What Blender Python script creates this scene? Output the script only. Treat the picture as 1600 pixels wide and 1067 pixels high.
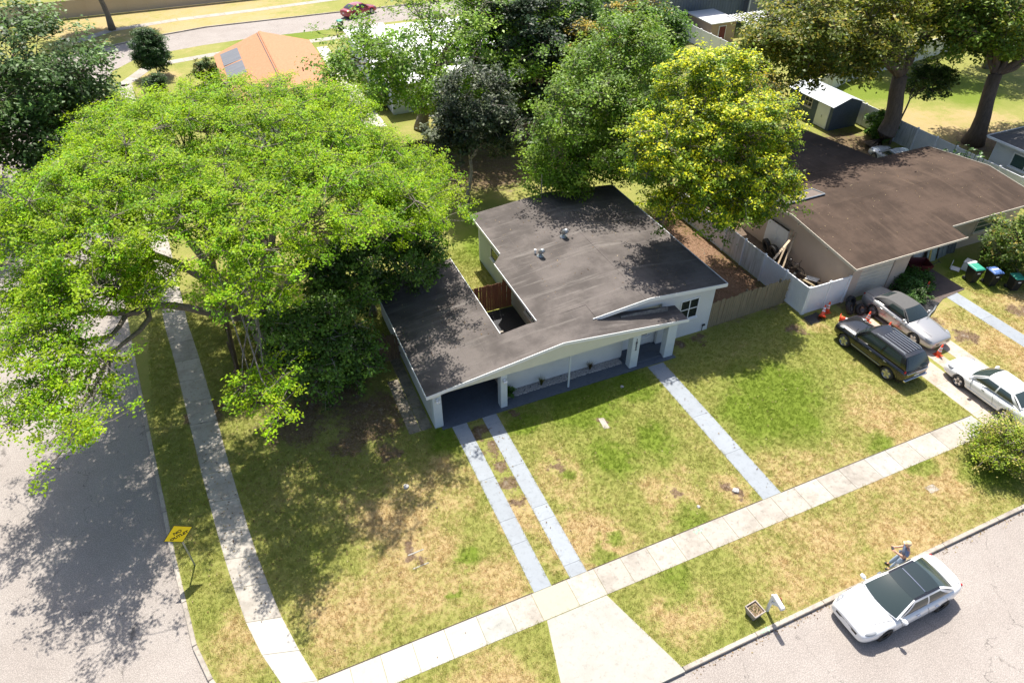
import bpy, bmesh, math, random
import numpy as np
from mathutils import Vector, Matrix
for o in list(bpy.data.objects): bpy.data.objects.remove(o)
SC = bpy.context.scene
COL = SC.collection
R = math.radians

# ------------------------------------------------------------------ camera, sky, sun, exposure
cam_d = bpy.data.cameras.new('camera'); cam = bpy.data.objects.new('camera', cam_d); COL.objects.link(cam)
cam.location = (0, 0, 23.8); cam.rotation_euler = (R(90 - 39.96), 0, R(-23.44))
cam_d.sensor_width = 36; cam_d.lens = 24.0; cam_d.clip_end = 600
SC.camera = cam
W = bpy.data.worlds.new('World'); SC.world = W; W.use_nodes = True
SUN_EL, SUN_AZ = 62.0, 15.0
sky = W.node_tree.nodes.new('ShaderNodeTexSky'); sky.sky_type = 'NISHITA'; sky.sun_disc = False
sky.air_density = 0.8; sky.dust_density = 2.0; sky.ozone_density = 0.3
sky.sun_elevation = R(SUN_EL); sky.sun_rotation = R(SUN_AZ)
bg = W.node_tree.nodes['Background']; bg.inputs[1].default_value = 0.12
W.node_tree.links.new(sky.outputs[0], bg.inputs[0])
sun_d = bpy.data.lights.new('sun', 'SUN'); sun = bpy.data.objects.new('sun', sun_d); COL.objects.link(sun)
sun_d.energy = 4.6; sun_d.angle = R(0.53); sun_d.color = (1, 0.955, 0.88)
sdir = Vector((math.sin(R(SUN_AZ)) * math.cos(R(SUN_EL)), math.cos(R(SUN_AZ)) * math.cos(R(SUN_EL)), math.sin(R(SUN_EL))))
sun.rotation_euler = sdir.to_track_quat('Z', 'Y').to_euler(); sun.location = sdir * 80
SC.view_settings.view_transform = 'Standard'; SC.view_settings.look = 'None'
SC.view_settings.gamma = 1; SC.view_settings.use_curve_mapping = False
SC.view_settings.exposure = 0.90

# ------------------------------------------------------------------ materials
def nt(name):
    m = bpy.data.materials.new(name); m.use_nodes = True
    return m, m.node_tree.nodes, m.node_tree.links, m.node_tree.nodes['Principled BSDF']
def rgba(c): return (c[0], c[1], c[2], 1)
def mat(name, c, rough=0.6, metal=0.0, var=0.0, scale=3.0, bump=0.0, bscale=40.0, coat=0.0, c2=None, stretch=None, spec=None):
    """colour c (optionally wandering to c2 or +-var by noise), with fine bump"""
    m, N, L, P = nt(name)
    P.inputs['Base Color'].default_value = rgba(c); P.inputs['Roughness'].default_value = rough
    P.inputs['Metallic'].default_value = metal; P.inputs['Coat Weight'].default_value = coat
    if spec is not None: P.inputs['Specular IOR Level'].default_value = spec
    geo = N.new('ShaderNodeNewGeometry'); pos = geo.outputs['Position']
    if stretch:
        vm = N.new('ShaderNodeVectorMath'); vm.operation = 'MULTIPLY'; vm.inputs[1].default_value = stretch
        L.new(pos, vm.inputs[0]); pos = vm.outputs[0]
    if c2 or var:
        c2 = c2 or tuple(x * (1 - var) for x in c)
        n = N.new('ShaderNodeTexNoise'); n.inputs['Scale'].default_value = scale; n.inputs['Detail'].default_value = 7
        n.inputs['Roughness'].default_value = 0.65
        L.new(pos, n.inputs['Vector'])
        r = N.new('ShaderNodeMapRange'); r.inputs[1].default_value = 0.32; r.inputs[2].default_value = 0.68
        L.new(n.outputs[0], r.inputs[0])
        mx = N.new('ShaderNodeMix'); mx.data_type = 'RGBA'
        mx.inputs[6].default_value = rgba(c); mx.inputs[7].default_value = rgba(c2)
        L.new(r.outputs[0], mx.inputs[0]); L.new(mx.outputs[2], P.inputs['Base Color'])
    if bump:
        n2 = N.new('ShaderNodeTexNoise'); n2.inputs['Scale'].default_value = bscale; n2.inputs['Detail'].default_value = 5
        L.new(pos, n2.inputs['Vector'])
        b = N.new('ShaderNodeBump'); b.inputs['Strength'].default_value = bump; b.inputs['Distance'].default_value = 0.02
        L.new(n2.outputs[0], b.inputs['Height']); L.new(b.outputs[0], P.inputs['Normal'])
    return m
class NB:
    """small helper for math on node trees"""
    def __init__(s, tree): s.t = tree; s.N = tree.nodes; s.L = tree.links
    def put(s, sock, v):
        if isinstance(v, (int, float)): sock.default_value = v
        elif isinstance(v, tuple): sock.default_value = v if len(sock.default_value) == len(v) else rgba(v)
        else: s.L.new(v, sock)
    def m(s, op, a, b=0.0, c=0.0, clamp=False):
        n = s.N.new('ShaderNodeMath'); n.operation = op; n.use_clamp = clamp
        for i, v in enumerate((a, b, c)): s.put(n.inputs[i], v)
        return n.outputs[0]
    def vm(s, op, a, b=(0., 0., 0.)):
        n = s.N.new('ShaderNodeVectorMath'); n.operation = op; s.put(n.inputs[0], a); s.put(n.inputs[1], b)
        return n.outputs['Value'] if op in ('DISTANCE', 'LENGTH', 'DOT_PRODUCT') else n.outputs[0]
    def noise(s, vec, scale, detail=5, rough=0.6, out=0):
        n = s.N.new('ShaderNodeTexNoise'); n.inputs['Scale'].default_value = scale; n.inputs['Detail'].default_value = detail
        n.inputs['Roughness'].default_value = rough; s.L.new(vec, n.inputs['Vector']); return n.outputs[out]
    def ramp(s, v, a, b, lo=0.0, hi=1.0, smooth=True):
        n = s.N.new('ShaderNodeMapRange'); n.interpolation_type = 'SMOOTHSTEP' if smooth else 'LINEAR'
        s.put(n.inputs[0], v); n.inputs[1].default_value = a; n.inputs[2].default_value = b
        n.inputs[3].default_value = lo; n.inputs[4].default_value = hi; return n.outputs[0]
    def mix(s, f, a, b):
        n = s.N.new('ShaderNodeMix'); n.data_type = 'RGBA'; s.put(n.inputs[0], f); s.put(n.inputs[6], a); s.put(n.inputs[7], b)
        return n.outputs[2]
    def bump(s, h, strength, dist):
        b = s.N.new('ShaderNodeBump'); b.inputs['Strength'].default_value = strength; b.inputs['Distance'].default_value = dist
        s.L.new(h, b.inputs['Height']); return b.outputs[0]

# ---- lawn colour, shared by the soil sheet and by the grass blades: wear and species patches placed in the garden
DRY = [(2.5, 14.9, 2.6), (-0.5, 14.0, 2.0), (4.2, 18.5, 2.2), (9.6, 16.6, 1.6), (13.6, 13.9, 1.7), (16.0, 13.2, 1.0), (7.1, 15.5, 1.2),
       (19.5, 13.2, 2.0), (25.5, 13.5, 2.6), (22.5, 9.4, 4.0), (17.0, 9.4, 3.0), (11.0, 9.4, 1.6), (5.2, 13.2, 1.5), (33.8, 16.8, 2.6), (36.5, 15.0, 3.5),
       (39.0, 17.5, 2.5), (-4.2, 14.5, 1.5), (56, 39, 5), (60, 36, 6), (1.0, 101, 14), (-12, 100, 6), (-4.8, 78, 2.5), (3.0, 9.3, 2.0), (9.0, 13.2, 2.0), (2.0, 17.6, 2.0), (27.5, 20.5, .7)]
BARE = [(3.0, 23.6, 2.2), (-0.5, 24.6, 2.0), (1.2, 26.2, 2.6), (1.6, 22.4, 1.2), (3.1, 21.2, 0.7), (-1.5, 27.5, 2.0), (24.2, 27.5, 2.6), (24.3, 31.5, 2.6), (24.2, 24.4, 2.2), (22.8, 26, 2.2), (25.8, 26, 2.2), (22.8, 30, 2.4), (25.8, 30, 2.4), (26.4, 23.8, 1.4), (22.6, 23.8, 1.4), (24.2, 28.6, 2.6),
        (7.32, 20.6, 0.6), (7.32, 19.4, 0.6), (7.32, 18.2, .55), (7.32, 17.1, .5), (7.32, 16.0, .4), (18.0, 46, 5), (23.5, 46, 4), (14.0, 46.5, 3), (29, 27, 1.9), (29, 23.5, 1.8), (29, 31, 2.0), (19.3, 22.1, 0.6), (20.8, 22.3, 0.5),
        (9.6, 17.3, .5), (12.9, 18.9, .35), (13.6, 14.0, .45), (16.1, 13.1, .4), (33.6, 18.4, 0.9), (34.3, 16.6, .9), (39.2, 17.2, .9), (40.3, 15.6, 1.0), (26.2, 20.6, .8), (47, 38, 4), (58, 33.5, 4), (31, 20.6, 1.6), (9.3, 21.1, .35),
        (33, 21, 1.6), (2.5, 15.6, .5), (-4.5, 27, 1.2)]
LUSH = [(4.6, 14.6, .45), (9.4, 12.55, .6), (10.3, 13.2, .35), (3.4, 13.3, .25), (10.0, 16.7, .4), (24.0, 12.6, .8), (14.5, 17, 1.2), (5.7, 20.7, 1.0), (12.5, 20.6, 2.2), (15.5, 20.7, 1.5), (9.4, 20.4, 1.0),
        (22, 17.5, 2.5), (20.5, 16.0, 2.5), (12.2, 16.8, 1.3), (24.6, 10.9, .7), (13.5, 12.7, .8), (11.2, 10.4, .9), (58, 47, 4), (66, 44, 5), (14.5, 36, 3), (12.5, 44, 2.5), (8.5, 87, 6), (40, 20.8, 2), (26.9, 9.4, 1.2)]
grp = bpy.data.node_groups.new('lawn_colour', 'ShaderNodeTree')
grp.interface.new_socket('Position', in_out='INPUT', socket_type='NodeSocketVector')
grp.interface.new_socket('Color', in_out='OUTPUT', socket_type='NodeSocketColor')
grp.interface.new_socket('Bare', in_out='OUTPUT', socket_type='NodeSocketFloat')
gi = grp.nodes.new('NodeGroupInput'); go = grp.nodes.new('NodeGroupOutput'); g = NB(grp)
flat = g.vm('MULTIPLY', gi.outputs[0], (1., 1., 0.))
wob = g.noise(flat, 0.9, 4, 0.65, 1); wob = g.vm('SUBTRACT', wob, (.5, .5, .5)); wob = g.vm('MULTIPLY', wob, (2.2, 2.2, 0.))
wp = g.vm('ADD', flat, wob)
def blobs(lst):
    acc = None
    for x, y, r in lst:
        d = g.vm('DISTANCE', wp, (float(x), float(y), 0.))
        v = g.ramp(d, r * 1.35, r * 0.35)
        acc = v if acc is None else g.m('MAXIMUM', acc, v)
    return acc
dry, bare, lush = blobs(DRY), blobs(BARE), blobs(LUSH)
n1 = g.noise(flat, .33, 4, .6); n2 = g.noise(flat, 1.7, 5, .7); n3 = g.noise(flat, 9, 4, .7); n4 = g.noise(flat, 45, 3, .7)
d = g.m('ADD', g.m('MULTIPLY', dry, .34), g.m('MULTIPLY', g.m('SUBTRACT', n1, .5), .8))
d = g.m('ADD', d, g.m('MULTIPLY', g.m('SUBTRACT', n2, .5), .65)); d = g.m('ADD', d, g.m('MULTIPLY', g.m('SUBTRACT', n3, .5), .6))
d = g.m('SUBTRACT', d, g.m('MULTIPLY', lush, .6)); d = g.m('ADD', d, .50, clamp=True)
col = g.mix(d, (0.185, 0.245, 0.030), (0.43, 0.37, 0.135))
col = g.mix(g.ramp(d, .55, 1.0), col, (0.50, 0.365, 0.185))
bb = g.m('ADD', bare, g.m('MULTIPLY', g.m('SUBTRACT', n2, .52), 1.6)); bb = g.m('ADD', bb, g.m('MULTIPLY', g.m('SUBTRACT', n3, .5), 1.2))
bb = g.ramp(bb, .45, .95)
soil = g.mix(g.ramp(n3, .35, .7), (0.13, 0.075, 0.043), (0.26, 0.18, 0.125))
soil = g.mix(g.ramp(n2, .56, .75), soil, (0.36, 0.30, 0.25))
col = g.mix(g.m('MULTIPLY', bb, .92), col, soil)
col = g.mix(g.m('MULTIPLY', g.ramp(n4, .3, .75), .35), col, g.vm('MULTIPLY', col, (.55, .62, .5)))
g.L.new(col, go.inputs[0]); g.L.new(bb, go.inputs[1])
def lawn_mat(name, blade):
    m, N, L, P = nt(name); h = NB(m.node_tree)
    geo = N.new('ShaderNodeNewGeometry'); gn = N.new('ShaderNodeGroup'); gn.node_tree = grp
    L.new(geo.outputs['Position'], gn.inputs[0]); c = gn.outputs[0]
    P.inputs['Roughness'].default_value = 0.9; P.inputs['Specular IOR Level'].default_value = 0.15
    if blade:
        oi = N.new('ShaderNodeObjectInfo')
        c = h.vm('MULTIPLY', c, (1.18, 1.2, 1.15)); c = h.mix(h.m('MULTIPLY', oi.outputs['Random'], .6), c, h.vm('MULTIPLY', c, (1.4, 1.35, 1.45)))
        tr = N.new('ShaderNodeBsdfTranslucent'); L.new(c, tr.inputs[0]); mx = N.new('ShaderNodeMixShader'); mx.inputs[0].default_value = .4
        L.new(c, P.inputs[0]); L.new(P.outputs[0], mx.inputs[1]); L.new(tr.outputs[0], mx.inputs[2])
        L.new(mx.outputs[0], N['Material Output'].inputs[0])
    else:
        c = h.vm('MULTIPLY', c, (.84, .84, .84)); L.new(c, P.inputs[0])
        bn = h.noise(geo.outputs['Position'], 28, 5, .75)
        L.new(h.bump(bn, 0.75, .05), P.inputs['Normal'])
    return m
M_LAWN = lawn_mat('lawn', False); M_BLADE = lawn_mat('grass_blade', True)

def asphalt(name):
    m, N, L, P = nt(name); h = NB(m.node_tree); geo = N.new('ShaderNodeNewGeometry'); p = geo.outputs['Position']
    a = h.noise(p, .25, 4); b = h.noise(p, 2.2, 5); c = h.noise(p, 26, 3, .8); v = N.new('ShaderNodeTexVoronoi'); v.inputs['Scale'].default_value = 55
    L.new(p, v.inputs['Vector'])
    col = h.mix(h.ramp(a, .35, .65), (0.285, 0.25, 0.222), (0.33, 0.295, 0.265))
    col = h.mix(h.m('MULTIPLY', h.ramp(b, .5, .75), .35), col, (0.22, 0.195, 0.175))
    col = h.mix(h.m('MULTIPLY', h.ramp(c, .45, .62), .6), col, (0.18, 0.16, 0.145))
    col = h.mix(h.m('MULTIPLY', h.ramp(c, .5, .36), .55), col, (0.47, 0.42, 0.375))
    wp2 = h.vm('ADD', p, h.vm('MULTIPLY', h.vm('SUBTRACT', h.noise(p, .55, 5, .7, 1), (.5, .5, .5)), (2.6, 2.6, 0.)))
    cr = N.new('ShaderNodeTexVoronoi'); cr.feature = 'DISTANCE_TO_EDGE'; cr.inputs['Scale'].default_value = .22; L.new(wp2, cr.inputs['Vector'])
    crack = h.m('MULTIPLY', h.ramp(cr.outputs[0], .006, .001), h.ramp(b, .42, .6))
    col = h.mix(h.m('MULTIPLY', crack, .75), col, (0.10, 0.09, 0.08))
    st = h.ramp(h.noise(p, .8, 4, .7), .69, .78); col = h.mix(h.m('MULTIPLY', st, .3), col, (0.10, 0.095, 0.09))
    L.new(col, P.inputs[0]); P.inputs['Roughness'].default_value = .95; P.inputs['Specular IOR Level'].default_value = .2
    L.new(h.bump(h.m('ADD', c, h.m('MULTIPLY', v.outputs[0], .5)), .5, .012), P.inputs['Normal'])
    return m
M_ASPH = asphalt('asphalt')
def concrete(name, c, stain, amt, rough=.85):
    m, N, L, P = nt(name); h = NB(m.node_tree); geo = N.new('ShaderNodeNewGeometry'); p = geo.outputs['Position']
    oi = N.new('ShaderNodeObjectInfo')
    a = h.noise(p, 1.1, 6, .7); b = h.noise(p, 5.5, 5, .7); f = h.noise(p, 60, 3, .7)
    col = h.mix(h.m('MULTIPLY', h.ramp(a, .42, .68), amt), c, stain)
    col = h.mix(h.m('MULTIPLY', h.ramp(b, .5, .72), amt * .8), col, tuple(x * .6 for x in stain))
    col = h.mix(h.m('MULTIPLY', h.ramp(f, .4, .7), .22), col, tuple(x * .62 for x in c))
    k = h.m('ADD', h.m('MULTIPLY', oi.outputs['Random'], .16), .90)
    cmb = N.new('ShaderNodeCombineXYZ'); [L.new(k, cmb.inputs[i]) for i in range(3)]
    col = h.vm('MULTIPLY', col, cmb.outputs[0])
    L.new(col, P.inputs[0]); P.inputs['Roughness'].default_value = rough; P.inputs['Specular IOR Level'].default_value = .25
    L.new(h.bump(f, .25, .008), P.inputs['Normal'])
    return m
M_CONC_NEW = concrete('concrete_new', (.43, .405, .365), (.37, .345, .305), .35)
M_CONC = concrete('concrete_old', (.40, .365, .315), (.27, .24, .20), .75)
M_CONC_CREAM = concrete('concrete_cream', (.42, .38, .30), (.38, .34, .27), .3)
M_CONC_GREY = concrete('concrete_grey', (.37, .36, .325), (.27, .265, .235), .7)
M_APRON = concrete('concrete_apron', (.37, .35, .31), (.30, .285, .25), .55)
M_KERB = concrete('kerb_concrete', (.40, .355, .30), (.24, .21, .175), .8)
M_PAVER = concrete('paver_mossy', (.30, .255, .20), (.12, .105, .075), .9)
M_PAINTED = concrete('painted_concrete_pale', (.295, .32, .345), (.24, .255, .27), .5, .7)
M_PORCH = concrete('painted_concrete_dark', (.095, .112, .136), (.07, .083, .10), .6, .55)
M_DRIVE = concrete('drive_concrete', (.47, .40, .33), (.32, .25, .20), .85)
M_PATIO = concrete('patio_concrete', (.58, .53, .48), (.46, .40, .35), .5)

def roofing(name, c, light, dark, along, roll=.95, streak=.75, patch=.10):
    """rolled roofing: sheet laps across the fall, pale wash-down streaks along the fall (along: 0 = x, 1 = y)"""
    m, N, L, P = nt(name); h = NB(m.node_tree); geo = N.new('ShaderNodeNewGeometry'); p = geo.outputs['Position']
    s1 = (.10, 1.7, 1.) if along == 0 else (1.7, .10, 1.)
    st = h.noise(h.vm('MULTIPLY', p, s1), 1.6, 6, .7); big = h.noise(p, .35, 5, .65); fine = h.noise(p, 22, 4, .75); mid = h.noise(p, 2.4, 5, .7)
    col = h.mix(h.ramp(big, .38, .62), c, tuple(x * .55 for x in c))
    col = h.mix(h.m('MULTIPLY', h.m('MULTIPLY', h.ramp(st, .50, .74), streak), h.ramp(big, .3, .6, .35, 1.)), col, light)
    col = h.mix(h.m('MULTIPLY', h.ramp(mid, .56, .74), .45), col, dark)
    br = N.new('ShaderNodeTexBrick'); br.inputs['Scale'].default_value = 1.0; br.inputs['Mortar Size'].default_value = .022
    br.inputs['Mortar Smooth'].default_value = .4
    br.inputs['Brick Width'].default_value = 4.3; br.inputs['Row Height'].default_value = roll
    br.inputs['Color1'].default_value = (0, 0, 0, 1); br.inputs['Color2'].default_value = (.5, .5, .5, 1); br.inputs['Mortar'].default_value = (1, 1, 1, 1)
    sw = N.new('ShaderNodeSeparateXYZ'); L.new(p, sw.inputs[0]); cb = N.new('ShaderNodeCombineXYZ')
    wv = h.m('MULTIPLY', h.m('SUBTRACT', mid, .5), .10)
    L.new(sw.outputs[1 if along == 0 else 0], cb.inputs[0]); L.new(h.m('ADD', sw.outputs[0 if along == 0 else 1], wv), cb.inputs[1])
    L.new(cb.outputs[0], br.inputs['Vector'])
    sep = h.m('MULTIPLY', br.outputs['Fac'], h.ramp(mid, .45, .70, .0, .6))
    col = h.mix(h.m('MULTIPLY', sep, .22), col, tuple(x * 1.25 for x in light))
    col = h.mix(h.m('MULTIPLY', br.outputs['Color'], patch), col, tuple(x * .55 for x in c))
    col = h.mix(h.m('MULTIPLY', h.ramp(fine, .45, .7), .35), col, tuple(x * .5 for x in c))
    L.new(col, P.inputs[0]); P.inputs['Roughness'].default_value = .92; P.inputs['Specular IOR Level'].default_value = .2
    L.new(h.bump(h.m('ADD', fine, h.m('MULTIPLY', br.outputs['Fac'], .5)), .35, .012), P.inputs['Normal'])
    return m
M_ROOF = roofing('rolled_roofing_grey', (.142, .123, .112), (.28, .252, .228), (.075, .068, .065), 0, streak=.6)
M_ROOF2 = roofing('rolled_roofing_brown', (.088, .060, .044), (.18, .125, .088), (.045, .033, .026), 1, 1.0, .4, .42)
M_SHINGLE = mat('terracotta_shingle', (.37, .165, .078), .9, c2=(.44, .215, .11), scale=5, bump=.5, bscale=9)
M_WROOF = mat('white_roof', (.72, .72, .71), .6, var=.12, scale=.6)
M_SLATE = mat('dark_grey_shingle', (.075, .072, .072), .9, c2=(.11, .105, .10), scale=6, bump=.4, bscale=14)
M_WHITE = mat('white_stucco', (.64, .645, .625), .85, var=.10, scale=.9, bump=.25, bscale=60)
M_TRIM = mat('white_trim', (.74, .75, .74), .5, var=.06, scale=2)
M_CREAM = mat('cream_soffit_board', (.62, .61, .50), .7, var=.06, scale=2)
M_BLUEWH = mat('pale_blue_white_column', (.52, .575, .60), .7, var=.08, scale=3)
M_BEIGE = mat('beige_stucco', (.52, .415, .325), .85, var=.12, scale=1.0, bump=.25, bscale=60)
M_BEIGETRIM = mat('cream_trim', (.62, .555, .45), .6, var=.12, scale=2)
M_LTGREEN = mat('pale_grey_green_wall', (.42, .47, .42), .85, var=.10, scale=1)
M_GREYWALL = mat('grey_blue_siding', (.20, .235, .285), .7, var=.08, scale=1)
M_GREYWALL_LIT = mat('grey_siding_lit', (.235, .245, .27), .7, var=.08, scale=1)  # lighter, browner siding copy; light on a differently turned face put into colour
M_SHEDBLUE = mat('slate_blue_boards', (.080, .108, .145), .7, var=.15, scale=2)
M_TAN = mat('tan_boards', (.42, .305, .21), .8, var=.12, scale=2)
M_MAROON = mat('maroon_paint', (.13, .012, .02), .5)
M_VINYL = mat('white_vinyl', (.80, .80, .80), .45, c2=(.72, .73, .74), scale=1.4)
M_VINYLD = mat('white_vinyl_mildewed', (.74, .75, .74), .55, c2=(.42, .42, .37), scale=1.6, stretch=(5., 5., .45))
M_WOODR = mat('reddish_fence_wood', (.30, .145, .075), .8, c2=(.19, .085, .045), scale=3, stretch=(6., 6., .6), bump=.2)
M_WOODB = mat('weathered_brown_wood', (.165, .115, .068), .85, c2=(.085, .06, .038), scale=3, stretch=(6., 6., .6), bump=.2)
M_WOODG = mat('weathered_grey_green_wood', (.29, .225, .135), .85, c2=(.19, .155, .09), scale=3, stretch=(6., 6., .6), bump=.2)
M_WOODP = mat('pale_lumber', (.52, .40, .27), .75, var=.2, scale=4)
M_GLASS = mat('window_glass', (.012, .018, .022), .06, spec=.7)
M_GLASSG = mat('green_window_glass', (.035, .075, .065), .08, spec=.7)
M_GLASSL = mat('pale_window_glass', (.20, .23, .26), .15, spec=.6)
M_DARK = mat('dark_recess', (.02, .02, .02), .9)
M_RUBBER = mat('tyre_rubber', (.018, .018, .018), .75, bump=.2, bscale=80)
M_ALLOY = mat('alloy_wheel', (.50, .50, .50), .3, .8)
M_ALLOYD = mat('dark_alloy_wheel', (.10, .09, .08), .35, .7)
M_CHROME = mat('chrome', (.6, .6, .6), .15, 1.0)
M_BLKPL = mat('black_plastic', (.015, .015, .016), .45)
M_METAL = mat('galvanised_metal', (.38, .40, .41), .4, .6, var=.2, scale=8)
M_BROWNMETAL = mat('brown_post_paint', (.10, .075, .06), .5)
M_STONE = mat('white_pebble', (.55, .53, .50), .8, c2=(.24, .22, .20), scale=14)
M_BRICKRED = mat('red_brick_paving', (.30, .11, .07), .85, c2=(.19, .075, .05), scale=5)
M_YELLOW = mat('sign_yellow', (.95, .70, .012), .45)
M_BLACK = mat('black_paint', (.01, .01, .01), .5)
M_ORANGE = mat('cone_orange', (.78, .075, .02), .5, var=.15, scale=9)
M_WHITEP = mat('white_plastic', (.72, .72, .72), .45)
M_GREENPAINT = mat('green_marking_paint', (.12, .42, .20), .8, c2=(.45, .52, .40), scale=22)
M_BINBLK = mat('bin_black', (.016, .016, .017), .5)
M_BINGRN = mat('bin_lid_green', (.035, .30, .20), .45)
M_BINBLU = mat('bin_lid_blue', (.075, .15, .36), .45)
M_BARK = mat('bark_grey_brown', (.135, .105, .078), .95, c2=(.26, .225, .185), scale=4, stretch=(3., 3., .7), bump=.8, bscale=9)
M_BARKD = mat('bark_dark', (.085, .060, .042), .95, c2=(.15, .11, .08), scale=3, stretch=(3., 3., .6), bump=.8, bscale=8)
M_BARKL = mat('bark_pale', (.36, .33, .29), .95, c2=(.17, .14, .11), scale=5, bump=.4, bscale=14)
M_SKIN = mat('skin', (.55, .30, .20), .6)
M_SHIRT = mat('blue_grey_shirt', (.17, .22, .34), .9, var=.2, scale=14)
M_JEANS = mat('pale_jeans', (.33, .42, .55), .9, var=.2, scale=14)
M_CAPCOL = mat('straw_cap', (.66, .46, .28), .8)
M_BEARD = mat('dark_beard', (.05, .03, .028), .9)
M_BASE = mat('bare_earth', (.20, .16, .12), .95, var=.2)
def leaf_mat(name, trans=.38, rough=.5, spec=.35):
    m, N, L, P = nt(name)
    at = N.new('ShaderNodeAttribute'); at.attribute_name = 'tint'
    tr = N.new('ShaderNodeBsdfTranslucent'); mx = N.new('ShaderNodeMixShader'); mx.inputs[0].default_value = trans
    P.inputs['Roughness'].default_value = rough; P.inputs['Specular IOR Level'].default_value = spec
    h = NB(m.node_tree)
    L.new(at.outputs['Color'], P.inputs[0]); L.new(h.vm('MULTIPLY', at.outputs['Color'], (1.15, 1.2, .6)), tr.inputs[0])
    L.new(P.outputs[0], mx.inputs[1]); L.new(tr.outputs[0], mx.inputs[2]); L.new(mx.outputs[0], N['Material Output'].inputs[0])
    return m
M_LEAF = leaf_mat('leaf'); M_LEAFB = leaf_mat('leaf_thin', .46, .55, .25); M_LEAFG = leaf_mat('leaf_glossy', .22, .5, .3)

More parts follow.
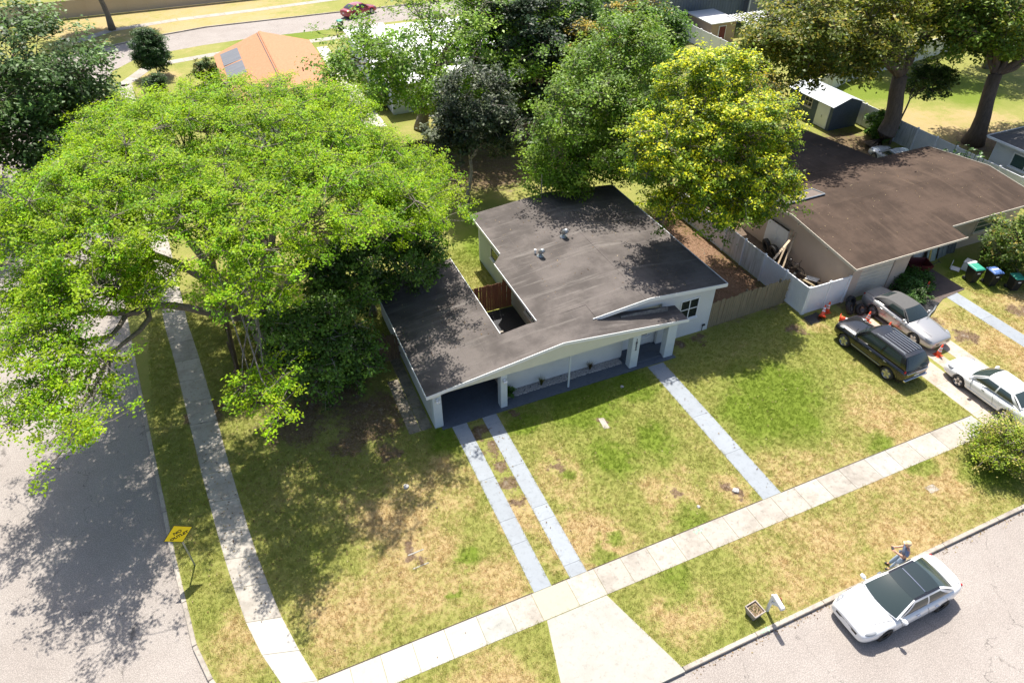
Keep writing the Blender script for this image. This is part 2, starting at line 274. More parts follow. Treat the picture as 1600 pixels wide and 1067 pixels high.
# ------------------------------------------------------------------ geometry helpers
ORG = {}
def tag(o, label=None, cat=None, group=None, kind=None):
    if label: o['label'] = label
    if cat: o['category'] = cat
    if group: o['group'] = group
    if kind: o['kind'] = kind
    return o
def thing(name, label, cat, loc=(0, 0, 0), rz=0.0, group=None):
    o = bpy.data.objects.new(name, None); COL.objects.link(o); o.empty_display_size = .3
    o.location = loc; o.rotation_euler = (0, 0, rz); ORG[o.name] = Vector(loc)
    return tag(o, label, cat, group)
class MB:
    def __init__(s): s.v = []; s.f = []
    def add(s, vs, fs):
        k = len(s.v); s.v += [tuple(v) for v in vs]; s.f += [tuple(i + k for i in f) for f in fs]; return s
    def box(s, x0, x1, y0, y1, z0, z1):
        return s.add([(x0, y0, z0), (x1, y0, z0), (x1, y1, z0), (x0, y1, z0), (x0, y0, z1), (x1, y0, z1), (x1, y1, z1), (x0, y1, z1)],
                     [(0, 3, 2, 1), (4, 5, 6, 7), (0, 1, 5, 4), (1, 2, 6, 5), (2, 3, 7, 6), (3, 0, 4, 7)])
    def quad(s, a, b, c, d): return s.add([a, b, c, d], [(0, 1, 2, 3)])
    def prism(s, poly, z0, z1):
        n = len(poly); vs = [(x, y, z0) for x, y in poly] + [(x, y, z1) for x, y in poly]
        return s.add(vs, [tuple(range(n))[::-1], tuple(range(n, 2 * n))] + [(i, (i + 1) % n, n + (i + 1) % n, n + i) for i in range(n)])
    def slab(s, top, th):
        """closed plate: polygon of 3-D points, th thick downwards"""
        n = len(top); vs = list(top) + [(x, y, z - th) for x, y, z in top]
        return s.add(vs, [tuple(range(n)), tuple(range(n, 2 * n))[::-1]] + [((i + 1) % n, i, n + i, n + (i + 1) % n) for i in range(n)])
    def wallpoly(s, pts, y0, y1):
        """polygon in xz extruded along y"""
        n = len(pts); vs = [(x, y0, z) for x, z in pts] + [(x, y1, z) for x, z in pts]
        return s.add(vs, [tuple(range(n)), tuple(range(n, 2 * n))[::-1]] + [((i + 1) % n, i, n + i, n + (i + 1) % n) for i in range(n)])
    def wallpolyx(s, pts, x0, x1):
        n = len(pts); vs = [(x0, y, z) for y, z in pts] + [(x1, y, z) for y, z in pts]
        return s.add(vs, [tuple(range(n)), tuple(range(n, 2 * n))[::-1]] + [((i + 1) % n, i, n + i, n + (i + 1) % n) for i in range(n)])
    def tube(s, pts, rad, n=8, cap=True):
        pts = [Vector(p) for p in pts]; k0 = len(s.v); m = len(pts)
        up = Vector((0, 0, 1))
        for i, p in enumerate(pts):
            t = (pts[min(i + 1, m - 1)] - pts[max(i - 1, 0)]).normalized()
            a = t.cross(up if abs(t.z) < .95 else Vector((1, 0, 0))).normalized(); b = t.cross(a)
            r = rad[i] if isinstance(rad, (list, tuple)) else rad
            for j in range(n):
                an = 2 * math.pi * j / n; s.v.append(tuple(p + a * (r * math.cos(an)) + b * (r * math.sin(an))))
        for i in range(m - 1):
            for j in range(n):
                j2 = (j + 1) % n; s.f.append((k0 + i * n + j, k0 + i * n + j2, k0 + (i + 1) * n + j2, k0 + (i + 1) * n + j))
        if cap: s.f.append(tuple(k0 + j for j in range(n))[::-1]); s.f.append(tuple(k0 + (m - 1) * n + j for j in range(n)))
        return s
    def lathe(s, prof, n=20, axis='z', c=(0, 0, 0)):
        k0 = len(s.v); m = len(prof)
        for r, h in prof:
            for j in range(n):
                a = 2 * math.pi * j / n; u, w = r * math.cos(a), r * math.sin(a)
                p = (u, w, h) if axis == 'z' else ((u, h, w) if axis == 'y' else (h, u, w))
                s.v.append((p[0] + c[0], p[1] + c[1], p[2] + c[2]))
        for i in range(m - 1):
            for j in range(n):
                j2 = (j + 1) % n; s.f.append((k0 + i * n + j, k0 + i * n + j2, k0 + (i + 1) * n + j2, k0 + (i + 1) * n + j))
        return s
    def build(s, name, material, parent=None, smooth=False, bevel=0.0, local=False):
        me = bpy.data.meshes.new(name)
        off = Vector((0, 0, 0))
        if parent is not None and not local: off = ORG.get(parent.name, off)
        me.from_pydata([(x - off.x, y - off.y, z - off.z) for x, y, z in s.v], [], s.f)
        bm = bmesh.new(); bm.from_mesh(me); bmesh.ops.recalc_face_normals(bm, faces=bm.faces)
        if bevel:
            bmesh.ops.bevel(bm, geom=[e for e in bm.edges if e.is_manifold and e.calc_face_angle(0) > .6], offset=bevel, segments=1, affect='EDGES')
        bm.to_mesh(me); bm.free()
        if smooth: me.polygons.foreach_set('use_smooth', [True] * len(me.polygons))
        if material: me.materials.append(material)
        o = bpy.data.objects.new(name, me); COL.objects.link(o)
        if parent is not None: o.parent = parent
        ORG[o.name] = off if parent is not None else Vector((0, 0, 0))
        return o
def struct(name, mb, m, parent=None):
    o = mb.build(name, m, parent)
    if parent is None: o['kind'] = 'structure'
    return o
def copy_tree(o, parent=None):
    c = o.copy(); COL.objects.link(c); ORG[c.name] = ORG.get(o.name, Vector((0, 0, 0)))
    if parent is not None: c.parent = parent
    for ch in list(o.children): copy_tree(ch, c)
    return c
def np_mesh(name, verts, faces, material, parent=None, tint=None, k=4):
    me = bpy.data.meshes.new(name); nv, nf = len(verts), len(faces)
    me.vertices.add(nv); me.vertices.foreach_set('co', verts.astype(np.float32).ravel())
    me.loops.add(nf * k); me.loops.foreach_set('vertex_index', faces.astype(np.int32).ravel())
    me.polygons.add(nf); me.polygons.foreach_set('loop_start', np.arange(0, nf * k, k, dtype=np.int32))
    me.polygons.foreach_set('loop_total', np.full(nf, k, np.int32))
    me.update(calc_edges=True)
    if tint is not None:
        a = me.color_attributes.new('tint', 'FLOAT_COLOR', 'POINT'); a.data.foreach_set('color', tint.astype(np.float32).ravel())
    me.materials.append(material)
    o = bpy.data.objects.new(name, me); COL.objects.link(o)
    if parent is not None: o.parent = parent
    return o

# ------------------------------------------------------------------ ground, roads, kerbs, pavements
struct('ground', MB().quad((-300, -200, -.16), (400, -200, -.16), (400, 400, -.16), (-300, 400, -.16)), M_BASE)
struct('road', MB().quad((-60, -20, -.12), (130, -20, -.12), (130, 110, -.12), (-60, 110, -.12)), M_ASPH)
BLOCK = [(130, 7.65), (2.9, 7.65), (.9, 7.85), (-.9, 8.5), (-2.5, 9.6), (-3.9, 11.2), (-4.75, 12.6), (-5.2, 13.7), (-5.62, 15.16), (-5.86, 17.06), (-6.15, 19.43), (-6.36, 21.68), (-6.6, 23.92),
         (-6.9, 26.88), (-7.6, 34), (-8.6, 45), (-9.6, 58), (-10.2, 70), (-9.9, 78), (-9.2, 82), (-7.2, 84.9), (-3.97, 86.44), (0, 87.4), (4.4, 87.86), (20, 88), (130, 88)]
lawn = struct('lawn', MB().prism(BLOCK[::-1], -.15, 0), M_LAWN)
struct('far_lawn', MB().prism([(-60, 86), (-14, 89.5), (-9.2, 91.8), (-4, 93.8), (.9, 95.1), (16, 95.3), (130, 95.3), (130, 190), (-90, 190), (-90, 86)], -.15, 0), M_LAWN)
struct('left_lawn', MB().prism([(-16, -15), (-16.5, 30), (-18.5, 60), (-19, 76), (-22, 80), (-90, 80), (-90, -15)], -.15, 0), M_LAWN)
def kerb_run(name, pts, wdt=.17, step=3.05, top=.012):
    root = None; base = thing(name, None, None); base['kind'] = 'structure'
    acc = []
    for i in range(len(pts) - 1):
        a, b = Vector(pts[i]), Vector(pts[i + 1]); n = max(1, round((b - a).length / step))
        if (b - a).length > 60: n = min(n, 22)
        for k in range(n): acc.append((a.lerp(b, k / n), a.lerp(b, (k + 1) / n)))
    for a, b in acc:
        t = (b - a).normalized(); nrm = Vector((t.y, -t.x)); g2 = t * .006
        mb = MB(); p, q = a + g2, b - g2
        mb.prism([tuple(p), tuple(p + nrm * wdt * -1), tuple(q + nrm * wdt * -1), tuple(q)], -.15, top)
        mb.build('kerb_stone', M_KERB, base, bevel=.02)
    return base
NEAR_K = [(x, y) for x, y in BLOCK]
kerb_run('kerb', [(50, 7.65), (9.75, 7.65)])
kerb_run('kerb', [(5.3, 7.65)] + BLOCK[1:-1] + [(60, 88)])
kerb_run('kerb', [(60, 95.3), (16, 95.3), (.9, 95.1), (-4, 93.8), (-9.2, 91.8), (-14, 89.5)])

sw = thing('sidewalk', None, None); sw['kind'] = 'structure'
def slab(mb_poly, m, z=.014, gap=.0, parent=None, name='slab'):
    return MB().prism(mb_poly, -.05, z).build(name, m, parent or sw, bevel=.005)
# main-street sidewalk: joints read off the place, pale new slabs at the corner end
J = [-1.93, -.83, .25, 1.40, 2.60, 3.85, 5.0, 6.07, 7.54, 8.72, 9.91, 11.1, 12.3, 13.55, 14.8, 16.02, 17.3, 18.55, 19.8, 21.05, 22.55, 23.8, 25.1, 26.6, 28.1, 29.35]
for i in range(len(J) - 1):
    m = M_CONC_NEW if i < 5 else (M_CONC_GREY if i == 5 else (M_CONC_CREAM if i in (7,) else (M_CONC_GREY if i == 20 else M_CONC)))
    if i == 24: m = M_CONC_GREY
    a, b = J[i] + .006, J[i + 1] - .006
    slab([(a, 11.04), (b, 11.04), (b, 12.19), (a, 12.19)], m)
for k in range(24):
    a = 33.6 + k * 1.3
    slab([(a, 11.04), (a + 1.286, 11.04), (a + 1.286, 12.19), (a, 12.19)], M_CONC)
# side-street sidewalk
RS = [(-1.93, 12.19), (-2.32, 13.5), (-2.69, 15.0), (-2.96, 16.6), (-3.16, 18.0), (-3.34, 19.5), (-3.5, 21.2), (-3.66, 22.9), (-3.8, 24.6), (-3.93, 26.3), (-4.07, 28.0), (-4.22, 29.7), (-4.38, 31.4), (-4.56, 33.1), (-4.75, 34.8)]
LS = [(-3.05, 12.5), (-3.55, 13.85), (-3.92, 15.3), (-4.17, 16.9), (-4.36, 18.3), (-4.53, 19.8), (-4.69, 21.4), (-4.86, 23.1), (-5.0, 24.75), (-5.15, 26.45), (-5.29, 28.1), (-5.43, 29.8), (-5.58, 31.5), (-5.75, 33.2), (-5.93, 34.9)]
while RS[-1][1] < 77:
    RS.append((RS[-1][0] - .105, RS[-1][1] + 1.7)); LS.append((LS[-1][0] - .105, LS[-1][1] + 1.7))
slab([(-3.05, 12.5), (-2.75, 11.7), (-2.4, 11.04), (-1.937, 11.04), (-1.937, 12.18), (-1.94, 12.19)], M_CONC_NEW)
for i in range(len(RS) - 1):
    m = M_CONC_NEW if i < 2 else M_CONC
    g1 = Vector(RS[i]).lerp(Vector(RS[i + 1]), .005); g2 = Vector(RS[i]).lerp(Vector(RS[i + 1]), .995)
    h1 = Vector(LS[i]).lerp(Vector(LS[i + 1]), .005); h2 = Vector(LS[i]).lerp(Vector(LS[i + 1]), .995)
    slab([tuple(g1), tuple(g2), tuple(h2), tuple(h1)], m)
# far-street sidewalks
near = [(-9.0, 77.2), (-7.72, 79.45), (-6.49, 82.0), (-4.09, 83.2), (1.05, 84.2), (6, 84.5), (11.59, 84.7), (15.8, 85.0), (60, 85.2)]
far = [(-13, 93.8), (-9.3, 97.2), (-2, 98.8), (7.4, 99.5), (17.6, 100.8), (60, 101)]
for line, wd in ((near, -1.25), (far, 1.3)):
    for i in range(len(line) - 1):
        a, b = Vector(line[i]), Vector(line[i + 1]); t = (b - a).normalized(); nn = Vector((-t.y, t.x)) * (wd if wd > 0 else wd)
        n = min(10, max(1, int((b - a).length / 1.6)))
        for k in range(n):
            p, q = a.lerp(b, (k + .006) / n), a.lerp(b, (k + .994) / n)
            slab([tuple(p), tuple(q), tuple(q + nn), tuple(p + nn)], M_CONC)
slab([(16, 88.2), (21, 88.2), (19.8, 74), (16.4, 74)], M_CONC_NEW, .02, name='far_drive')
for a, b in ((-1.9, 6.18), (6.95, 7.7), (8.47, 16.9), (17.9, 29.3)): struct('soil_edge', MB().box(a, b, 12.193, 12.235, -.02, .004), mat('edge_soil', (.06, .045, .032), .95) if a < -1 else bpy.data.materials['edge_soil'])
# painted drive strips, walk, apron
def strips(name, x0, x1, ys, m, z=.012):
    base = thing(name, None, None); base['kind'] = 'structure'
    for a, b in zip(ys[:-1], ys[1:]):
        MB().prism([(x0, a + .003), (x1, a + .003), (x1, b - .003), (x0, b - .003)], -.05, z).build('slab', m, base, bevel=.005)
strips('driveway_strip', 6.20, 6.93, [12.2, 14.4, 15.6, 17.9, 20.2, 21.5], M_PAINTED)
strips('driveway_strip', 7.72, 8.45, [12.2, 12.75, 15.0, 15.7, 18.1, 20.0, 21.5], M_PAINTED)
strips('front_walk', 16.93, 17.88, [12.2, 14.9, 17.4, 19.9, 21.35], M_PAINTED)
struct('driveway_apron', MB().prism([(6.17, 11.02), (8.66, 11.02), (9.72, 7.62), (9.74, 7.47), (5.32, 7.47), (5.34, 7.62)], -.15, .010), M_APRON)
# neighbour drive: two concrete runs with a bare strip, plus a single run on the right
strips('neighbour_driveway', 29.45, 30.75, [7.9, 10.9, 12.25, 14.4, 16.6, 18.8, 20.4], M_DRIVE)
strips('neighbour_driveway', 31.0, 31.75, [7.9, 10.9, 12.25, 14.2, 15.9, 17.6, 19.5, 21.4], M_DRIVE)
strips('neighbour_driveway', 32.25, 33.2, [7.9, 10.9, 12.25, 14.4, 16.6, 18.8, 21.2], M_DRIVE)
strips('neighbour_walk', 36.35, 37.3, [12.3, 14.8, 17.3, 19.7], M_PAINTED)
struct('neighbour_porch_slab', MB().prism([(34.3, 18.85), (36.0, 19.55), (38.0, 19.75), (38.0, 23), (34.0, 23)], -.05, .03), mat('dark_paving', (.12, .09, .075), .9, var=.3, scale=2))
# utility marks sprayed on the pavement and the kerb
def scribble(cx, cy, z, seed, parent, sc=1.0):
    rnd = random.Random(seed); mb = MB()
    for k in range(7):
        x, y = cx + rnd.uniform(-.28, .28) * sc, cy + rnd.uniform(-.06, .06) * sc; a = rnd.uniform(-.7, .9); l = rnd.uniform(.05, .13) * sc
        dx, dy = math.cos(a) * l, math.sin(a) * l; nx, ny = -math.sin(a) * .022, math.cos(a) * .022
        zz = z + k * .0006
        mb.quad((x - dx - nx, y - dy - ny, zz), (x + dx - nx, y + dy - ny, zz), (x + dx + nx, y + dy + ny, zz), (x - dx + nx, y - dy + ny, zz))
    return mb.build('paint_mark', M_GREENPAINT, parent)
scribble(13.5, 12.02, .018, 3, sw); scribble(13.25, 7.56, .016, 5, sw, .7)
struct('mulch_bed', MB().box(21.75, 27.25, 23.02, 34.6, -.05, .012), mat('leaf_mulch', (.14, .075, .042), .95, c2=(.24, .145, .085), scale=7, bump=.8, bscale=30)); struct('side_yard_soil', MB().box(27.46, 30.34, 21.82, 36, -.05, .011), mat('side_soil', (.09, .065, .045), .95, c2=(.17, .12, .085), scale=6, bump=.8, bscale=30))
# mossy slab path beside the carport
pv = thing('side_path', None, None); pv['kind'] = 'structure'
for k in range(5):
    y0 = 21.75 + k * .78
    MB().prism([(4.22, y0), (4.78, y0), (4.78, y0 + .765), (4.22, y0 + .765)], -.05, .012).build('slab', M_PAVER, pv, bevel=.012)
for k in range(7):
    y0 = 21.75 + k * .78
    MB().prism([(4.80, y0), (5.34, y0), (5.34, y0 + .765), (4.80, y0 + .765)], -.05, .008).build('slab', M_PAVER, pv, bevel=.012)

# ------------------------------------------------------------------ building parts
def window(parent, plane, c, u0, u1, z0, z1, face, cols=1, rows=1, glass=None, frame=None, sill=True, fw=.06):
    """window on plane 'y' (u = x) or 'x' (u = y) at coordinate c, looking to face (+1/-1)"""
    glass = glass or M_GLASS; frame = frame or M_TRIM
    def bx(mb, a0, a1, d0, d1, b0, b1):
        d0, d1 = sorted((c + face * d0, c + face * d1))
        return mb.box(a0, a1, d0, d1, b0, b1) if plane == 'y' else mb.box(d0, d1, a0, a1, b0, b1)
    mb = MB()
    bx(mb, u0 - fw, u0, -.05, .045, z0 - fw, z1 + fw); bx(mb, u1, u1 + fw, -.05, .045, z0 - fw, z1 + fw)
    bx(mb, u0, u1, -.05, .045, z0 - fw, z0); bx(mb, u0, u1, -.05, .045, z1, z1 + fw)
    for k in range(1, cols):
        u = u0 + (u1 - u0) * k / cols; bx(mb, u - .025, u + .025, -.05, .035, z0, z1)
    for k in range(1, rows):
        z = z0 + (z1 - z0) * k / rows; bx(mb, u0, u1, -.05, .030, z - .025, z + .025)
    f = mb.build('window', frame, parent)
    for i in range(cols):
        for j in range(rows):
            a0, a1 = u0 + (u1 - u0) * i / cols + (.026 if i else .002), u0 + (u1 - u0) * (i + 1) / cols - (.026 if i < cols - 1 else .002)
            b0, b1 = z0 + (z1 - z0) * j / rows + (.026 if j else .002), z0 + (z1 - z0) * (j + 1) / rows - (.026 if j < rows - 1 else .002)
            bx(MB(), a0, a1, -.03, .012, b0, b1).build('pane', glass, f)
    if sill:
        bx(MB(), u0 - fw - .04, u1 + fw + .04, 0, .11, z0 - fw - .07, z0 - fw - .004).build('sill', frame, f)
    return f
def wall_box(parent, x0, x1, y0, y1, z0, z1, m, name='wall'):
    return MB().box(x0, x1, y0, y1, z0, z1).build(name, m, parent)

# ================================================================== the white house in the middle
H = thing('white_house', 'low white house with dark flat-pitched roof, carport and long front beam', 'house', (13, 26, 0))
# floor slab of carport and porch, one long painted slab
MB().prism([(5.75, 21.40), (18.7, 21.40), (18.7, 22.95), (9.3, 22.95), (9.3, 30), (5.75, 30)], -.05, .035).build('floor', M_PORCH, H)
MB().prism([(16.02, 21.75), (18.05, 21.75), (18.05, 22.91), (16.02, 22.91)], .036, .13).build('step', M_PORCH, H, bevel=.01)
T = .15
# front recessed walls
wall_box(H, 9.15, 16.05, 22.57, 22.57 + T, 0, 2.75, M_WHITE)
wall_box(H, 16.05, 18.30, 22.95, 22.95 + T, 0, 2.75, M_WHITE)
wall_box(H, 15.90, 16.05, 22.722, 22.949, 0, 2.75, M_WHITE)
# right part of the front, full height up to the main gable
MB().wallpoly([(18.302, 0), (21.63, 0), (21.63, 2.86), (18.302, 3.25)], 22.76, 22.93).build('wall', M_WHITE, H)
MB().wallpoly([(14.0, 2.752), (18.30, 2.752), (18.30, 3.30), (17.3, 3.38), (14.0, 3.06)], 22.76, 22.93).build('wall', M_WHITE, H)
wall_box(H, 21.46, 21.63, 22.932, 34.3, 0, 2.80, M_WHITE)
wall_box(H, 12.62, 21.458, 34.13, 34.3, 0, 2.80, M_WHITE)
wall_box(H, 12.62, 12.79, 24.0, 34.128, 0, 2.80, M_LTGREEN)
# carport side walls
wall_box(H, 5.44, 5.58, 22.05, 31.2, 0, 2.18, mat('grey_siding_wall', (.50, .51, .50), .8, var=.1, scale=2))
wall_box(H, 9.30, 9.44, 22.722, 29.6, 0, 2.62, M_BEIGE)
wall_box(H, 5.582, 9.298, 29.4, 29.55, 0, 2.2, M_WHITE)
# columns and post
for a, b in ((5.44, 5.86), (8.80, 9.14), (15.98, 16.44), (18.07, 18.62)):
    MB().box(a, b, 21.62, 21.62 + .40, .0, 2.19).build('column', M_BLUEWH, H, bevel=.015)
MB().tube([(12.47, 21.66, .03), (12.47, 21.66, 2.19)], .05, 10).build('post', M_BLUEWH, H)
# front beam board with level foot and gabled top
MB().wallpoly([(5.30, 2.06), (5.30, 2.20), (11.98, 3.08), (19.02, 2.28), (19.02, 2.19), (5.9, 2.19), (5.7, 2.06)], 21.545, 21.615).build('beam', M_CREAM, H)
# ---- roofs
YF = 21.5; YR = 22.5; YB = 34.65
zc = lambda x: 2.29 + .1327 * (x - 5.2)                                  # carport fall
zm = lambda x: 3.55 - .092 * abs(17.25 - x)                             # main gable
zr = lambda x: 3.19 - .1152 * (x - 11.98)                               # right fall of the front roof
front = MB()
def strip(pts_front, pts_back, th=.10):
    n = len(pts_front); vs = pts_front + pts_back; top = [(i, i + 1, n + i + 1, n + i) for i in range(n - 1)]
    k = 2 * n; low = [(x, y, z - th) for x, y, z in vs]
    bot = [(a + k, d + k, c + k, b + k) for a, b, c, d in top]
    ring = list(range(n)) + list(range(2 * n - 1, n - 1, -1))
    side = [(ring[i], ring[(i + 1) % len(ring)], ring[(i + 1) % len(ring)] + k, ring[i] + k) for i in range(len(ring))]
    return vs + low, top + bot + side
zbk = lambda x: 3.245 - .1742 * (x - 14.25)                             # right end of the front roof where it runs under the gable
zt = lambda x, y: zr(x) + (zbk(x) - zr(x)) * (y - 21.5) / 1.24
xs = [5.16, 9.62, 11.0, 11.6, 11.98, 12.6, 13.4, 14.25]
zf = [zc(x) if x <= 11.98 else zr(x) for x in xs]
zb = [zc(5.16), zc(9.62), zc(11.0), 3.06, 3.09, 3.13, 3.18, zm(14.25) - .015]
zmid = [a_ + (b_ - a_) * .5 for a_, b_ in zip(zf[:5], zb[:5])] + [3.14, 3.19, 3.245]
v, f = strip([(x, YF, z) for x, z in zip(xs, zf)], [(x, 22.5, z) for x, z in zip(xs, zmid)]); MB().add(v, f).build('roof', M_ROOF, H)
v, f = strip([(x, 22.5, z) for x, z in zip(xs, zmid)], [(x, 23.62, z) for x, z in zip(xs, zb)]); MB().add(v, f).build('roof', M_ROOF, H)
xr = [14.25, 15.4, 16.6, 17.8, 19.1]
v, f = strip([(x, YF, zr(x)) for x in xr], [(x, 22.74, zbk(x)) for x in xr]); MB().add(v, f).build('roof', M_ROOF, H)
MB().slab([(5.16, 23.625, zc(5.16)), (9.62, 23.625, zc(9.62)), (9.62, 30.9, zc(9.62)), (5.16, 30.9, zc(5.16))], .10).build('roof', M_ROOF, H)
# main roof: left fall (with the wider eave by the courtyard) and right fall
MB().slab([(11.6, 23.63, zm(11.6)), (14.25, 23.63, zm(14.25)), (14.25, YR, zm(14.25)), (17.25, YR, zm(17.25)), (17.25, YB, zm(17.25)), (12.25, YB, zm(12.25)), (12.25, 29.9, zm(12.25)), (11.6, 29.2, zm(11.6))], .12).build('roof', M_ROOF, H)
MB().slab([(17.254, YR, zm(17.25)), (22.08, YR, zm(22.08)), (22.08, YB, zm(22.08)), (17.254, YB, zm(17.25))], .12).build('roof', M_ROOF, H)
MB().slab([(17.05, YR + .01, zm(17.05) + .012), (17.25, YR + .01, zm(17.25) + .014), (17.45, YR + .01, zm(17.45) + .012), (17.45, YB - .01, zm(17.45) + .012), (17.25, YB - .01, zm(17.25) + .014), (17.05, YB - .01, zm(17.05) + .012)], .01).build('ridge_sheet', M_ROOF, H)
# fascias and drip edges
def fascia(pts, th=.03, drop=.19, rise=.025, m=None, inward=(0, 1)):
    mb = MB()
    for (x0, y0, z0), (x1, y1, z1) in zip(pts[:-1], pts[1:]):
        ix, iy = inward[0] * th, inward[1] * th
        a = [(x0, y0), (x1, y1), (x1 + ix, y1 + iy), (x0 + ix, y0 + iy)]; zt = [z0 + rise, z1 + rise, z1 + rise, z0 + rise]
        vs = [(x, y, z - drop) for (x, y), z in zip(a, zt)] + [(x, y, z) for (x, y), z in zip(a, zt)]
        mb.add(vs, [(0, 3, 2, 1), (4, 5, 6, 7), (0, 1, 5, 4), (1, 2, 6, 5), (2, 3, 7, 6), (3, 0, 4, 7)])
    return mb.build('fascia', m or M_TRIM, H)
fascia([(5.13, YF - .034, zc(5.13)), (11.98, YF - .034, 3.19), (19.13, YF - .034, zr(19.13))], drop=.17)
fascia([(14.05, YR - .034, zm(14.05)), (17.25, YR - .034, 3.55), (22.11, YR - .034, zm(22.11))], drop=.21)
fascia([(22.082, YR, zm(22.08)), (22.082, YB, zm(22.08))], inward=(1, 0))
fascia([(12.216, 29.9, zm(12.25)), (12.216, YB, zm(12.25))], inward=(1, 0), drop=.15)
fascia([(11.566, 23.7, zm(11.6)), (11.566, 29.2, zm(11.6))], inward=(1, 0), drop=.15)
fascia([(9.622, 23.66, zc(9.62)), (9.622, 30.9, zc(9.62))], inward=(1, 0), drop=.14)
fascia([(5.126, YF, zc(5.16)), (5.126, 30.9, zc(5.16))], inward=(1, 0), drop=.14)
# slatted dark box (old roof-edge screen) lying on the front roof against the gable
MB().add([(15.6, 22.34, zt(15.6, 22.34) + .01), (18.4, 22.34, zt(18.4, 22.34) + .01), (18.4, 22.44, zt(18.4, 22.44) + .01), (15.6, 22.44, zt(15.6, 22.44) + .01),
          (15.6, 22.38, zt(15.6, 22.38) + .06), (18.4, 22.38, zt(18.4, 22.38) + .26), (18.4, 22.44, zt(18.4, 22.44) + .26), (15.6, 22.44, zt(15.6, 22.44) + .06)],
         [(0, 3, 2, 1), (4, 5, 6, 7), (0, 1, 5, 4), (1, 2, 6, 5), (2, 3, 7, 6), (3, 0, 4, 7)]).build('roof_flashing', mat('grimy_flashing', (.20, .19, .17), .8, c2=(.06, .058, .055), scale=6), H)
window(H, 'y', 22.76, 19.55, 20.62, 1.28, 2.46, -1, cols=2, rows=2)
window(H, 'y', 22.95, 17.0, 17.78, .75, 1.7, -1, cols=1, rows=2)
window(H, 'x', 12.62, 31.05, 32.2, 1.45, 2.15, -1, cols=1, rows=1)
window(H, 'x', 12.62, 25.6, 27.2, .9, 2.1, -1, cols=2, rows=1)
dr = MB().box(16.2, 16.9, 22.90, 22.945, .14, 2.1).build('door', M_TRIM, H)
MB().lathe([(.0, 0), (.03, .01), (.03, .05), (0, .06)], 8, 'y', (16.28, 22.835, 1.05)).build('handle', M_METAL, dr)
# house number down the second column
for k, ch in enumerate('1852'):
    cu = bpy.data.curves.new('number', 'FONT'); cu.body = ch; cu.size = .24; cu.extrude = .008; cu.align_x = 'CENTER'
    tmp = bpy.data.objects.new('tmp', cu); COL.objects.link(tmp); dg = bpy.context.evaluated_depsgraph_get()
    me = bpy.data.meshes.new_from_object(tmp.evaluated_get(dg)); bpy.data.objects.remove(tmp); bpy.data.curves.remove(cu)
    me.transform(Matrix.Translation((16.21 - 13, 21.606 - 26, 1.80 - k * .20)) @ Matrix.Rotation(R(90), 4, 'X'))
    me.materials.clear(); me.materials.append(M_BLACK); o = bpy.data.objects.new('house_number_digit', me); COL.objects.link(o); o.parent = H
# wall lamps on the two carport columns
for x in (5.65, 8.97):
    mb = MB().lathe([(0, 0), (.07, .01), (.07, .05), (.03, .06)], 12, 'y', (x, 21.545, 1.86)); mb.lathe([(0, -.05), (.06, -.03), (.07, .04), (.03, .10), (0, .11)], 12, 'z', (x - .02, 21.50, 1.76))
    mb.lathe([(0, -.05), (.05, -.03), (.06, .03), (.02, .08), (0, .09)], 10, 'z', (x + .06, 21.47, 1.80)); mb.build('lamp', M_WHITEP, H, smooth=True)
# roof vents
def vent(x, y, r, h, lean):
    z = zm(x) + .01
    mb = MB().lathe([(r * 1.6, 0), (r * 1.5, .02), (r * .6, .05), (r * .6, h * .5)], 14, 'z', (x, y, z)).tube([(x, y, z + h * .45), (x + .02, y - .04, z + h * .7), (x + lean, y - .16, z + h * .9), (x + lean * 1.2, y - .24, z + h * .78)], [r, r * 1.1, r * 1.15, r * 1.0], 14)
    return mb.build('roof_vent', M_METAL, H, smooth=True)
vent(14.1, 28.6, .13, .42, .05); vent(16.05, 29.65, .14, .45, .06)
MB().tube([(13.95, 28.95, zm(13.95)), (13.95, 28.95, zm(13.95) + .22)], .045, 10).lathe([(.07, .2), (.07, .26), (0, .28)], 10, 'z', (13.95, 28.95, zm(13.95))).build('roof_vent', M_WHITEP, H)
mb = MB().tube([(16.85, 34.3, 3.45), (16.85, 34.3, 5.0)], .035, 8).lathe([(0, 0), (.055, .02), (.055, .10), (0, .13)], 10, 'z', (16.85, 34.3, 5.0)); mb.tube([(17.6, 34.5, 3.45), (17.9, 34.5, 4.55)], .02, 6)
mb.build('service_mast', M_METAL, H)
MB().tube([(21.25, 22.71, .05), (21.25, 22.71, .42)], .018, 6).box(21.2, 21.38, 22.66, 22.72, .40, .48).build('hose_tap', M_BLKPL, H)
# courtyard
struct('courtyard_paving', MB().prism([(9.46, 23.0), (12.6, 23.0), (12.6, 28.95), (9.46, 28.95)], -.05, .02), mat('dark_slab', (.045, .045, .05), .8, var=.2))
struct('courtyard_paving', MB().prism([(9.46, 23.05), (12.6, 23.05), (12.6, 26.7), (9.46, 26.7)], .021, .05), M_BRICKRED)
for y in (26.9, 28.8):
    struct('courtyard_edging', MB().box(9.5, 10.9 if y > 28 else 11.2, y, y + .12, .021, .10), M_CONC)

